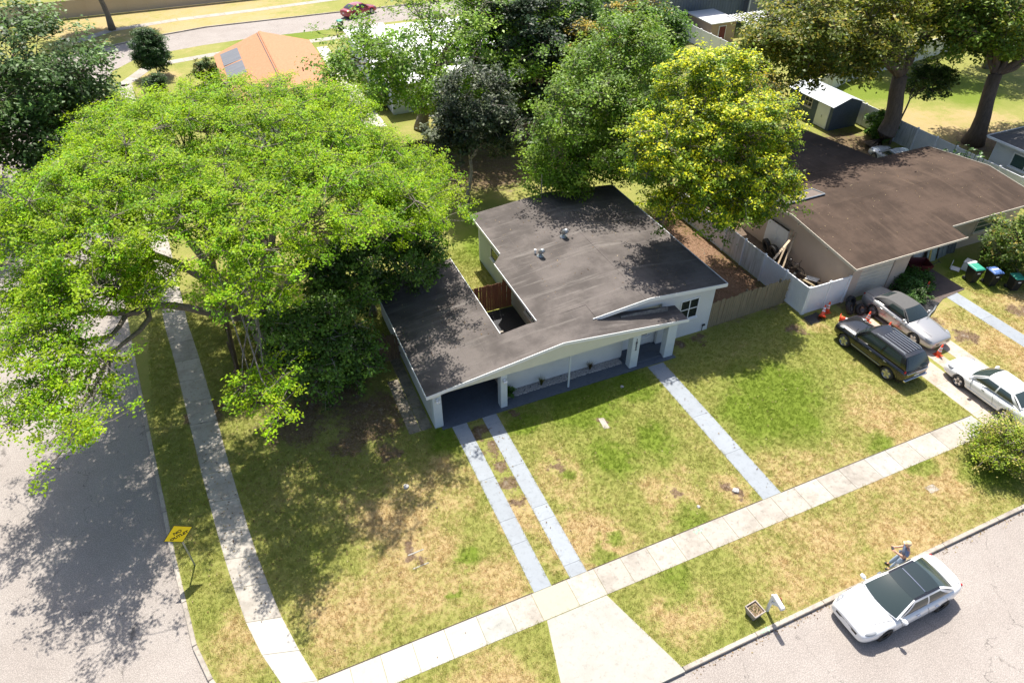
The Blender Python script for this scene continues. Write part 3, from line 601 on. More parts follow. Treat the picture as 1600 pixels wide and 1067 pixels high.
# white pebble bed along the front wall
rng = np.random.default_rng(11)
def pebbles(name, n, xr, yr, z, rr, m, label, cat, seed):
    r = np.random.default_rng(seed); base = np.array([(1, 0, 0), (-1, 0, 0), (0, 1, 0), (0, -1, 0), (0, 0, .7), (0, 0, -.7)], float)
    fc = np.array([(0, 2, 4), (2, 1, 4), (1, 3, 4), (3, 0, 4), (2, 0, 5), (1, 2, 5), (3, 1, 5), (0, 3, 5)])
    c = np.column_stack([r.uniform(*xr, n), r.uniform(*yr, n), np.full(n, z)]); s = r.uniform(*rr, n)
    a = r.uniform(0, 6.28, n); ca, sa = np.cos(a), np.sin(a); st = r.uniform(.6, 1.2, (n, 2))
    bx = base[None] * s[:, None, None]; bx[:, :, 0] *= st[:, :1]; bx[:, :, 1] *= st[:, 1:]
    x = bx[:, :, 0] * ca[:, None] - bx[:, :, 1] * sa[:, None]; y = bx[:, :, 0] * sa[:, None] + bx[:, :, 1] * ca[:, None]
    V = np.stack([x, y, bx[:, :, 2]], -1) + c[:, None]; Fc = fc[None] + np.arange(n)[:, None, None] * 6
    return tag(np_mesh(name, V.reshape(-1, 3), Fc.reshape(-1, 3), m, None, None, 3), label, cat, None, 'stuff')
pebbles('pebble_bed', 2600, (9.3, 15.85), (22.10, 22.55), .05, (.025, .06), M_STONE, 'bed of white and grey pebbles along the recessed front wall', 'pebbles', 4)

# ------------------------------------------------------------------ leafy things
def leaves(c, size, rs, tint, outward=None, up=1.0, aspect=.55, fold=.25):
    """c (n,3) leaf centres -> kite quads"""
    n = len(c); nr = rs.normal(size=(n, 3)); nr /= np.linalg.norm(nr, axis=1)[:, None]; nr[:, 2] += up
    if outward is not None: nr += outward
    nr /= np.linalg.norm(nr, axis=1)[:, None]
    d = rs.normal(size=(n, 3)); d -= (d * nr).sum(1)[:, None] * nr; d /= np.linalg.norm(d, axis=1)[:, None]
    e = np.cross(nr, d); s = (size * rs.uniform(.6, 1.35, n))[:, None]
    b = c - d * s * .5; t = c + d * s * .5; l = c + e * s * aspect * .5 + nr * s * fold * .4; r = c - e * s * aspect * .5 + nr * s * fold * .4
    V = np.stack([b, r, t, l], 1).reshape(-1, 3); Fc = np.arange(n * 4).reshape(n, 4)
    return V, Fc, np.repeat(tint, 4, 0)
def pick(cols, n, rs, spread=.18):
    cols = np.array(cols, float); w = rs.random(n); idx = rs.integers(0, len(cols), n)
    c = cols[idx] * (1 + rs.normal(0, spread, n))[:, None]
    return np.column_stack([np.clip(c, .004, .95), np.ones(n)])
def kmeans(p, k, rs, it=8):
    c = p[rs.choice(len(p), k, replace=False)].copy()
    for _ in range(it):
        l = ((p[:, None] - c[None]) ** 2).sum(-1).argmin(1)
        for j in range(k):
            if (l == j).any(): c[j] = p[l == j].mean(0)
    return l, c
def bend(a, b, rs, n=5, amp=.08, droop=0.0):
    a, b = np.array(a, float), np.array(b, float); L = np.linalg.norm(b - a); pts = []
    o1 = rs.normal(size=3) * L * amp; o2 = rs.normal(size=3) * L * amp * .6
    for i in range(n):
        t = i / (n - 1); pts.append(a + (b - a) * t + o1 * math.sin(math.pi * t) + o2 * math.sin(2 * math.pi * t) + np.array([0, 0, -droop * L * t * (1 - t)]))
    return pts
LEAF_GAIN = 1.55
def tree(name, label, base, fork, tr, blobs, clumps, subs, nleaf, leaf, cols, seed, bark=None, lm=None, clump_r=1.0, limbs=5, up=1.3, group=None, cat='tree',
         dome=None, tips=None, inner=.25, zmin=None, droop=0.0, sig=.30, twigs=True, aspect=.55, limb_bias=.55, spread=.18, out=.5, flat=.65, keep=None, shell=.82):
    rs = np.random.default_rng(seed); base = np.array(base, float); fork = np.array(fork, float)
    T = thing(name, label, cat, tuple(base), 0, group)
    bl = np.array(blobs, float); w = bl[:, 3] * bl[:, 4] + bl[:, 3] * bl[:, 5]; w /= w.sum(); C = []; O = []
    while len(C) < clumps:
        b = bl[rs.choice(len(bl), p=w)]; dd = rs.normal(size=3); dd /= np.linalg.norm(dd)
        if dome is not None and dd[2] < dome: dd[2] = abs(dd[2])
        rr = rs.uniform(shell, 1.0) if rs.random() > inner else rs.uniform(.35, .82)
        p = b[:3] + dd * b[3:6] * rr
        if zmin is not None and p[2] < zmin: continue
        q = np.sqrt((((p - bl[:, :3]) / bl[:, 3:6]) ** 2).sum(1)).min()
        if q < .5 and rs.random() > inner: continue
        if keep is not None and not keep(p): continue
        C.append(p); O.append(dd)
    C = np.array(C); O = np.array(O); ns = subs
    S = C[:, None] + rs.normal(size=(clumps, ns, 3)) * np.array([1, 1, flat]) * clump_r * .55
    S = S.reshape(-1, 3); SO = np.repeat(O, ns, 0)
    P = S[:, None] + rs.normal(size=(len(S), nleaf, 3)) * np.array([1, 1, .6]) * clump_r * sig
    P = P.reshape(-1, 3); PO = np.repeat(SO, nleaf, 0) * out
    cc = np.array(cols, float) * LEAF_GAIN
    ct = cc[rs.integers(0, len(cc), len(S))] * (1 + rs.normal(0, .20, len(S))).clip(.5, 1.6)[:, None]     # each spray of leaves has its own shade
    tn = np.repeat(ct, nleaf, 0) * (1 + rs.normal(0, spread, len(P)))[:, None]
    if tips is not None:                                                                     # young growth at the outside of the crown
        fr, tc = tips; q = np.sqrt((((P[:, None] - bl[None, :, :3]) / bl[None, :, 3:6]) ** 2).sum(-1)).min(1)
        hi = (P[:, 2] > np.repeat(np.repeat(C[:, 2], ns), nleaf) + clump_r * .05) & (rs.random(len(P)) < fr)
        tn[hi] = LEAF_GAIN * np.array(tc)[rs.integers(0, len(tc), hi.sum())] * (1 + rs.normal(0, spread, hi.sum()))[:, None]
    tn = np.column_stack([np.clip(tn, .004, .9), np.ones(len(tn))])
    if zmin is not None: P[:, 2] = np.maximum(P[:, 2], .1)
    V, Fc, tt = leaves(P, leaf, rs, tn, PO, up, aspect)
    np_mesh('crown', V - base, Fc, lm or M_LEAF, T, tt)['kind'] = 'stuff'
    # wood
    mb = MB(); root = base.copy(); tp = bend(base, fork, rs, 6, .035)
    flare = [tr * 1.65, tr * 1.18, tr * 1.02, tr * .95, tr * .9, tr * .88]
    mb.tube(tp, flare, 12)
    k = min(limbs, clumps); lab, cen = kmeans(C, k, rs)
    tw = MB()
    for j in range(k):
        pts = C[lab == j]
        if len(pts) == 0: continue
        tgt = fork + (cen[j] - fork) * limb_bias; tgt[2] += .06 * np.linalg.norm(cen[j] - fork)
        r1 = tr * (.35 + .4 * math.sqrt(len(pts) / clumps)); lp = bend(fork, tgt, rs, 6, .07, droop)
        mb.tube(lp, [r1, r1 * .92, r1 * .84, r1 * .76, r1 * .68, r1 * .6], 9)
        k2 = max(1, min(4, len(pts) // 4)); l2, c2 = kmeans(pts, k2, rs)
        for m_ in range(k2):
            q = pts[l2 == m_]
            if len(q) == 0: continue
            t2 = tgt + (c2[m_] - tgt) * .6; r2 = r1 * .55; mb.tube(bend(tgt, t2, rs, 5, .08), [r2, r2 * .88, r2 * .76, r2 * .64, r2 * .55], 7)
            for e in q:
                r3 = max(.022, r2 * .38); tw.tube(bend(t2, e, rs, 4, .09), [r3, r3 * .75, r3 * .5, r3 * .3], 5, False)
    if twigs:
        for i in range(clumps):
            for s_ in S[i * ns:(i + 1) * ns]:
                tw.tube(bend(C[i], s_ + (s_ - C[i]) * .25, rs, 3, .08), [.022, .014, .006], 3, False)
    mb.build('trunk', bark or M_BARK, T, smooth=True)
    t_ = tw.build('branches', bark or M_BARK, T, smooth=True)
    return T

# ------------------------------------------------------------------ fences
def picket_fence(label, a, b, h, m, pw=.135, gap=.012, seed=1, dogear=True, post=2.4, rails_side=1, name='picket_fence', group=None):
    rnd = random.Random(seed); a, b = Vector((a[0], a[1], 0)), Vector((b[0], b[1], 0)); t = (b - a).normalized(); nrm = Vector((-t.y, t.x, 0)); L = (b - a).length
    T = thing(name, label, 'fence', tuple(a), math.atan2(t.y, t.x), group)
    variants = []
    for k in range(5):
        hh = h * rnd.uniform(.965, 1.02); w = pw / 2
        mb = MB(); prof = [(-w, .04), (w, .04), (w, hh - .04), (w - .035, hh), (-w + .035, hh), (-w, hh - .04)] if dogear else [(-w, .04), (w, .04), (w, hh), (-w, hh)]
        mb.wallpoly(prof, -.011, .011); me = mb.build('picket', m, None); d = me.data; bpy.data.objects.remove(me); variants.append(d)
    n = int(L / (pw + gap))
    for i in range(n):
        o = bpy.data.objects.new('picket', rnd.choice(variants)); COL.objects.link(o); o.parent = T
        o.location = ((i + .5) * (pw + gap), rnd.uniform(-.006, .006), rnd.uniform(-.015, .01)); o.rotation_euler = (rnd.uniform(-.012, .012), rnd.uniform(-.012, .012), rnd.uniform(-.03, .03))
    for z in (.35, h * .52, h - .3):
        MB().box(0, L, .03 * rails_side, .09 * rails_side, z - .045, z + .045).build('rail', m, T, local=True) if rails_side > 0 else MB().box(0, L, -.09, -.03, z - .045, z + .045).build('rail', m, T, local=True)
    x = .05
    while x < L + .01:
        MB().box(x - .045, x + .045, .092 if rails_side > 0 else -.182, .182 if rails_side > 0 else -.092, 0, h + .03).build('post', m, T, local=True); x += post
    return T
picket_fence('weathered grey-green picket fence between white house and white vinyl fence', (21.66, 22.78), (27.22, 22.95), 1.80, M_WOODG, seed=2)
picket_fence('reddish brown picket fence closing the courtyard beside the main roof', (9.66, 29.02), (12.58, 29.02), 1.85, M_WOODR, seed=3, pw=.14)
picket_fence('brown picket fence running left from the carport behind dark shrub', (-2.6, 27.3), (5.40, 27.12), 1.75, M_WOODB, seed=4)
picket_fence('long brown rear picket fence below the dark trees', (12.5, 49.1), (27.5, 48.9), 1.85, M_WOODB, seed=5, pw=.15)
picket_fence('brown picket fence along the left side of the back yard', (-2.5, 27.4), (-2.8, 44.0), 1.7, M_WOODB, seed=6, pw=.15)
def vinyl_fence(label, pts, h=1.83, dirty=(), bay=1.83, name='vinyl_fence', skip_last=False):
    T = thing(name, label, 'fence', (pts[0][0], pts[0][1], 0))
    k = 0
    for i in range(len(pts) - 1):
        a, b = Vector((*pts[i], 0)), Vector((*pts[i + 1], 0)); L = (b - a).length; n = max(1, round(L / bay)); t = (b - a).normalized(); nr = Vector((-t.y, t.x, 0))
        for j in range(n):
            p, q = a + t * (L * j / n), a + t * (L * (j + 1) / n); l = L / n; m = M_VINYLD if k in dirty else M_VINYL
            if not (i > 0 and j == 0):
                post = MB().box(-.064, .064, -.064, .064, 0, h + .05).build('post', M_VINYL, T, local=True, bevel=.008); post.location = p - Vector((*pts[0], 0)); post.rotation_euler.z = math.atan2(t.y, t.x)
                cap = MB().add([(-.08, -.08, h + .051), (.08, -.08, h + .051), (.08, .08, h + .051), (-.08, .08, h + .051), (0, 0, h + .12)], [(0, 3, 2, 1), (0, 1, 4), (1, 2, 4), (2, 3, 4), (3, 0, 4)]).build('post_cap', M_VINYL, post, local=True)
            mb = MB(); nb = 11
            for s_ in range(nb):
                x0 = .066 + (l - .132) * s_ / nb; x1 = .066 + (l - .132) * (s_ + 1) / nb - .008
                mb.box(x0, x1, -.016, .016, .13, h - .1)
            mb.box(.066, l - .066, -.006, .006, .13, h - .1)
            pn = mb.build('panel', m, T, local=True); pn.location = p - Vector((*pts[0], 0)); pn.rotation_euler.z = math.atan2(t.y, t.x)
            for z0, z1 in ((.03, .13), (h - .1, h)):
                r = MB().box(.066, l - .066, -.03, .03, z0, z1).build('rail', m, T, local=True); r.location = pn.location; r.rotation_euler = pn.rotation_euler
            k += 1
    e = Vector((*pts[-1], 0))
    post = MB().box(-.064, .064, -.064, .064, 0, h + .05).build('post', M_VINYL, T, local=True, bevel=.008); post.location = e - Vector((*pts[0], 0))
    return T
vinyl_fence('white vinyl privacy fence beside tan house, mildew streaks on middle panels', [(27.35, 34.6), (27.35, 21.72)], dirty=(3, 4))
vg = vinyl_fence('short white vinyl gate run closing the tan house side yard by the cones', [(27.45, 21.70), (30.30, 21.70)], bay=1.45)
vinyl_fence('long white vinyl fence behind the tan house under the two big trees', [(51.0, 46.5), (50.4, 22.5)], dirty=(5,))
vinyl_fence('far white vinyl fence crossing behind the sunny back lawn', [(51.2, 47.2), (57.5, 49.5), (78, 53.0)], dirty=(0, 1), h=1.9)
vinyl_fence('white vinyl fence in front of the tall grey house', [(51.0, 72), (50.6, 54)])
vinyl_fence('beige vinyl fence beyond the far street', [(-24, 105.2), (30, 106.6)], h=2.0, bay=2.4, name='vinyl_fence') 
far_f = [o for o in bpy.data.objects if o.get('label', '').startswith('beige vinyl')][0]
M_BV = mat('beige_vinyl', (.52, .43, .33), .6, var=.08, scale=.5)
for o in far_f.children:
    o.data.materials[0] = M_BV
    for c_ in o.children: c_.data.materials[0] = M_BV

# ------------------------------------------------------------------ the tan neighbour house
N_ = thing('tan_house', 'tan stucco house with broad brown roof and garage beside white fence', 'house', (38, 26, 0))
def ridge_z(y): return 3.30 - .117 * abs(26.6 - y)
MB().wallpolyx([(21.65, 0), (31.0, 0), (31.0, 2.64), (26.6, 3.14), (21.65, 2.56)], 30.36, 30.52).build('wall', M_BEIGE, N_)
wall_box(N_, 30.522, 31.0, 21.65, 21.8, 0, 2.55, M_BEIGE)
wall_box(N_, 33.55, 34.75, 21.65, 21.8, 0, 2.55, M_BEIGE)
wall_box(N_, 31.0, 33.55, 21.65, 21.8, 2.15, 2.55, M_BEIGE)
wall_box(N_, 34.6, 34.75, 21.802, 23.2, 0, 2.7, M_BEIGE)
wall_box(N_, 34.752, 46.2, 23.2, 23.35, 0, 2.78, M_BEIGE)
wall_box(N_, 46.05, 46.2, 23.352, 31, 0, 2.6, M_BEIGE)
wall_box(N_, 30.522, 46.048, 30.85, 31, 0, 2.6, M_BEIGE)
gd = MB().box(31.0, 33.55, 21.72, 21.76, .02, 2.14).build('garage_door', M_BEIGETRIM, N_)
for k in range(8):
    MB().box(31.02, 33.53, 21.70, 21.719, .04 + k * .263, .04 + k * .263 + .245).build('door_panel', M_BEIGETRIM, gd, bevel=.006)
window(N_, 'y', 23.2, 42.35, 43.85, 1.0, 2.05, -1, cols=1, rows=3, glass=M_GLASSG, frame=M_BEIGETRIM)
window(N_, 'y', 23.2, 35.4, 36.6, .9, 2.05, -1, cols=2, rows=1, glass=M_GLASSG, frame=M_BEIGETRIM)
MB().box(37.4, 38.3, 23.15, 23.199, .03, 2.1).build('door', M_WHITEP, N_)
# double utility door on the side wall
sd = MB().box(30.30, 30.359, 26.85, 28.72, .05, 1.95).build('side_door', M_TRIM, N_)
MB().box(30.285, 30.299, 26.87, 27.77, .08, 1.92).build('door_leaf', M_TRIM, sd); MB().box(30.285, 30.299, 27.79, 28.70, .08, 1.92).build('door_leaf', M_TRIM, sd)
MB().box(30.2, 30.30, 26.8, 28.76, 1.96, 2.0).build('door_hood', M_BLKPL, sd)
# roof planes
MB().slab([(29.88, 21.22, ridge_z(21.22)), (38.45, 21.22, ridge_z(21.22)), (38.45, 22.35, ridge_z(22.35)), (46.6, 22.35, ridge_z(22.35)), (46.6, 26.6, 3.3), (29.88, 26.6, 3.3)], .12).build('roof', M_ROOF2, N_)
MB().slab([(29.88, 26.604, 3.3), (46.6, 26.604, 3.3), (46.6, 31.3, ridge_z(31.3)), (29.88, 31.3, ridge_z(31.3))], .12).build('roof', M_ROOF2, N_)
MB().slab([(31.0, 31.304, 2.76), (41.6, 31.304, 2.76), (40.6, 38.2, 2.62), (31.0, 38.2, 2.62)], .12).build('roof', M_ROOF2, N_)
wall_box(N_, 31.4, 40.9, 31.32, 37.8, 0, 2.45, M_BEIGE, 'rear_wing')
def fas2(pts, inw, drop=.17):
    global H
    h0 = H; H = N_; o = fascia(pts, drop=drop, m=M_BEIGETRIM, inward=inw); H = h0; return o
fas2([(29.85, 21.186, ridge_z(21.22)), (38.48, 21.186, ridge_z(21.22))], (0, 1), .13)
fas2([(38.48, 22.316, ridge_z(22.35)), (46.63, 22.316, ridge_z(22.35))], (0, 1), .13)
fas2([(29.846, 21.22, ridge_z(21.22)), (29.846, 26.6, 3.3), (29.846, 31.3, ridge_z(31.3))], (1, 0))
fas2([(46.604, 22.35, ridge_z(22.35)), (46.604, 26.6, 3.3), (46.604, 31.3, ridge_z(31.3))], (1, 0))
for y, z in ((23.5, 2.6), (26.0, 2.9)):
    MB().box(29.95, 30.36, y, y + .09, z - .04, z + .05).build('rafter_tail', M_BEIGETRIM, N_)
# old screen frame lying flat on the roof
SF = thing('roof_screen', 'metal-framed screen panel lying flat on the brown roof', 'screen panel', (30.4, 27.85, ridge_z(27.9)))
mb = MB()
def on(x, y, dz): return (x, y, ridge_z(y) + dz)
c4 = [(30.35, 28.62), (33.6, 28.98), (33.66, 27.95), (30.58, 27.85)]
for (a, b) in zip(c4, c4[1:] + c4[:1]): mb.tube([on(*a, .10), on(*b, .10)], .045, 6)
mb.build('frame', M_METAL, SF); MB().add([on(x, y, .085) for x, y in c4] + [on(x, y, .08) for x, y in c4], [(0, 1, 2, 3), (7, 6, 5, 4), (0, 4, 5, 1), (1, 5, 6, 2), (2, 6, 7, 3), (3, 7, 4, 0)]).build('mesh', mat('screen_mesh', (.16, .125, .105), .8, var=.2), SF)
for x, y in c4: MB().tube([on(x, y, 0), on(x, y, .1)], .03, 6).build('foot', M_BLKPL, SF)

# ------------------------------------------------------------------ outbuildings and far houses
S_ = thing('blue_shed', 'slate blue garden shed with white door and pale metal roof', 'shed', (48.8, 43.3, 0))
mb = MB().wallpoly([(47.25, 0), (50.35, 0), (50.35, 2.1), (48.8, 2.62), (47.25, 2.1)], 41.05, 46.3); mb.build('wall', M_SHEDBLUE, S_)
for s in (-1, 1):
    MB().slab([(48.8, 40.9, 2.68), (48.8 + s * 1.75, 40.9, 2.10), (48.8 + s * 1.75, 46.45, 2.10), (48.8, 46.45, 2.68)] if s > 0 else [(48.798 - 1.75, 40.9, 2.10), (48.798, 40.9, 2.68), (48.798, 46.45, 2.68), (48.798 - 1.75, 46.45, 2.10)], .05).build('roof', mat('pale_blue_metal_roof', (.50, .54, .58), .5, var=.15) if s < 0 else bpy.data.materials['pale_blue_metal_roof'], S_)
d_ = MB().box(47.19, 47.249, 41.35, 42.75, .08, 1.98).build('door', M_TRIM, S_); MB().box(47.15, 47.189, 42.02, 42.08, .9, 1.1).build('handle', M_METAL, d_)
window(S_, 'x', 47.25, 43.5, 44.3, 1.25, 1.95, -1, 2, 2, frame=M_BEIGETRIM)
for k in range(13): MB().box(47.30 + k * .235, 47.30 + k * .235 + .015, 41.035, 41.049, .05, 2.1).build('board_joint', M_SHEDBLUE, S_)

T_ = thing('tan_shed', 'small tan shed with maroon door beside the tall grey house', 'shed', (53.8, 66.5, 0))
MB().box(52.0, 55.3, 64.6, 69.0, 0, 2.25).build('wall', M_TAN, T_)
MB().slab([(51.8, 64.4, 2.38), (55.5, 64.4, 2.38), (55.5, 69.2, 2.5), (51.8, 69.2, 2.5)], .1).build('roof', M_WROOF, T_)
d_ = MB().box(53.0, 54.0, 64.53, 64.599, .05, 2.0).build('door', M_TRIM, T_); MB().box(53.1, 53.9, 64.50, 64.529, .08, 1.92).build('door_leaf', M_MAROON, d_)
G_ = thing('grey_house', 'tall grey-sided house with white downpipe behind the tan shed', 'house', (62, 74, 0))
MB().box(48, 61, 70.5, 84, 0, 5.6).build('wall', M_GREYWALL, G_); MB().box(61.002, 78, 69.6, 84, 0, 5.6).build('wall', M_GREYWALL_LIT, G_)
for k in range(32): MB().box(48.2 + k * .4, 48.2 + k * .4 + .03, 70.46, 70.499, .05, 5.55).build('siding_batten', M_GREYWALL, G_)
MB().box(60.85, 61.0, 69.42, 69.58, 0, 5.6).build('downpipe', M_TRIM, G_)
MB().slab([(47.3, 68.6, 5.75), (78.6, 68.6, 5.75), (78.6, 77, 7.4), (47.3, 77, 7.4)], .15).build('roof', M_SLATE, G_); MB().slab([(47.3, 77.004, 7.4), (78.6, 77.004, 7.4), (78.6, 85, 5.75), (47.3, 85, 5.75)], .15).build('roof', M_SLATE, G_)
window(G_, 'y', 69.6, 62.4, 64.6, 1.35, 3.2, -1, 2, 2, glass=M_GLASSL, fw=.12)
window(G_, 'y', 69.6, 68.4, 70.6, 1.35, 3.2, -1, 2, 2, glass=M_GLASSL, fw=.12)
PG = thing('patio_cover', 'slatted white patio cover against the grey house wall', 'patio cover', (57.5, 62, 0))
for x, y in ((55.2, 60.3), (60.4, 60.3), (55.2, 66.0), (60.4, 66.0)): MB().box(x - .06, x + .06, y - .06, y + .06, 0, 2.35).build('post', M_TRIM, PG)
for y in (60.3, 66.0): MB().box(55.0, 60.6, y - .05, y + .05, 2.352, 2.5).build('beam', M_TRIM, PG)
for k in range(14): MB().box(55.0 + k * .42, 55.0 + k * .42 + .18, 60.1, 66.2, 2.502, 2.54).build('slat', M_WROOF, PG)
WR = thing('white_side_house', 'white house with dark roof past the vinyl fence at right edge', 'house', (56, 28, 0))
MB().box(53.15, 64, 20, 30.55, 0, 2.55).build('wall', M_WHITE, WR)
MB().slab([(52.6, 19.6, 2.68), (58.5, 19.6, 3.6), (58.5, 27.5, 3.6), (52.6, 31.0, 2.68)], .1).build('roof', M_SLATE, WR); MB().slab([(52.6, 31.004, 2.68), (58.5, 27.504, 3.6), (64.4, 31.004, 2.68)], .1).build('roof', M_SLATE, WR); MB().slab([(58.504, 19.6, 3.6), (64.4, 19.6, 2.68), (64.4, 31.0, 2.68), (58.504, 27.5, 3.6)], .1).build('roof', M_SLATE, WR)
MB().box(52.48, 52.598, 19.6, 31.0, 2.52, 2.66).build('gutter', M_TRIM, WR); MB().box(52.6, 64.4, 31.05, 31.15, 2.52, 2.66).build('gutter', M_TRIM, WR)
window(WR, 'x', 53.15, 26.8, 28.9, 1.1, 2.0, -1, 2, 1, glass=M_GLASSG, fw=.1)
O_ = thing('orange_roof_house', 'house with terracotta shingle roof and solar panels by far street', 'house', (5.5, 67, 0))
MB().box(1.2, 9.7, 55.5, 74.6, 0, 2.5).build('wall', M_WHITE, O_)
rl = lambda x: 2.55 + (x - .72) * .262
MB().slab([(.72, 55, 2.55), (5.5, 55, 3.95), (5.5, 75.4, 3.95), (.72, 74.3, 2.55)], .12).build('roof', M_SHINGLE, O_)
MB().slab([(5.504, 55, 3.95), (10.15, 55, 2.55), (10.15, 75.6, 2.55), (5.504, 75.4, 3.95)], .12).build('roof', M_SHINGLE, O_)
MB().slab([(5.35, 55.1, 3.985), (5.5, 55.1, 4.02), (5.65, 55.1, 3.985), (5.65, 75.3, 3.985), (5.5, 75.3, 4.02), (5.35, 75.3, 3.985)], .03).build('ridge_cap', M_SHINGLE, O_)
MB().box(5.16, 5.22, 55.2, 75.2, 3.875, 3.90).build('ridge_vent', M_BLKPL, O_)
M_SOLAR = mat('solar_mat', (.085, .088, .095), .45, c2=(.16, .16, .165), scale=1.5, stretch=(.3, 9., 1.))
for k, (y0, y1) in enumerate(((66.0, 69.6), (69.9, 73.6))):
    MB().slab([(1.3, y0, rl(1.3) + .07), (4.35, y0, rl(4.35) + .07), (4.35, y1, rl(4.35) + .07), (1.3, y1, rl(1.3) + .07)], .05).build('solar_panel', M_SOLAR, O_)
MB().tube([(7.6, 64, 3.3), (7.6, 64, 3.62)], .05, 8).build('vent_pipe', M_BLKPL, O_)
struct('patio', MB().prism([(10.9, 57), (12.9, 57), (12.75, 81.5), (11.6, 81.5)], -.05, .02), M_PATIO)
WB = thing('white_block_house', 'white house with white roof behind the tall open tree', 'house', (20, 68, 0))
MB().box(14.15, 27, 59.3, 76, 0, 2.6).build('wall', mat('white_wall_shade_tint', (.56, .63, .70), .8, var=.06, scale=1), WB)  # white wall; its bluish shaded look is put into the colour
MB().slab([(13.85, 58.9, 2.72), (27.4, 58.9, 2.72), (27.4, 76.4, 2.9), (13.85, 76.4, 2.9)], .12).build('roof', M_WROOF, WB)
window(WB, 'y', 59.3, 15.0, 15.8, 1.2, 2.1, -1, 1, 2, glass=M_GLASSL); window(WB, 'x', 14.15, 66, 67.2, 1.1, 2.1, -1, 1, 2, glass=M_GLASSL)
WL = thing('brown_far_house', 'pale house half hidden behind the dark trees at the top', 'house', (33, 64, 0))
MB().box(29, 42, 60, 70, 0, 2.6).build('wall', M_BEIGE, WL); MB().slab([(28.5, 59.5, 2.7), (42.5, 59.5, 2.7), (42.5, 65, 3.9), (28.5, 65, 3.9)], .12).build('roof', M_SHINGLE, WL); MB().slab([(28.5, 65.004, 3.9), (42.5, 65.004, 3.9), (42.5, 70.5, 2.7), (28.5, 70.5, 2.7)], .12).build('roof', M_SHINGLE, WL)

# ------------------------------------------------------------------ vehicles
def car_paint(name, c, rough=.25, metal=0.0, coat=.8):
    return mat(name, c, rough, metal, coat=coat)
M_CARGLASS = mat('car_glass', (.022, .032, .032), .04, spec=.8)
M_CARGLASSP = mat('car_glass_pale', (.035, .05, .048), .05, spec=.8)
M_LAMP = mat('lamp_lens', (.26, .27, .28), .08, spec=1.0); M_REDLAMP = mat('red_lamp_lens', (.35, .012, .012), .15)
def make_wheel(parent, x, y, r, wd, rim_m, spokes, side):
    w = MB().lathe([(r * .70, -wd * .5), (r * .93, -wd * .5), (r, -wd * .34), (r, wd * .34), (r * .93, wd * .5), (r * .70, wd * .5)], 28, 'y').build('wheel', M_RUBBER, parent, smooth=True, local=True)
    w.location = (x, y, r)
    rim = MB().lathe([(r * .71, -wd * .42), (r * .69, wd * .46 * side if side > 0 else -wd * .1), (r * .64, wd * .3 * side), (r * .62, wd * .1 * side), (0, wd * .1 * side)], 24, 'y')
    for k in range(spokes):
        a = 2 * math.pi * k / spokes; ca, sa = math.cos(a), math.sin(a); px, pz = -sa, ca; b0, b1 = .07 * r / .33, .042 * r / .33
        y0, y1 = sorted((wd * .12 * side, wd * .40 * side)); q = []
        for rr, bw in ((.05 * r, b0), (.66 * r, b1)):
            for yy in (y0, y1):
                for sgn in (-1, 1): q.append((ca * rr + px * bw * sgn, yy, sa * rr + pz * bw * sgn))
        rim.add(q, [(0, 1, 3, 2), (4, 6, 7, 5), (0, 4, 5, 1), (2, 3, 7, 6), (0, 2, 6, 4), (1, 5, 7, 3)])
    rim.build('rim', rim_m, w, local=True)
    return w
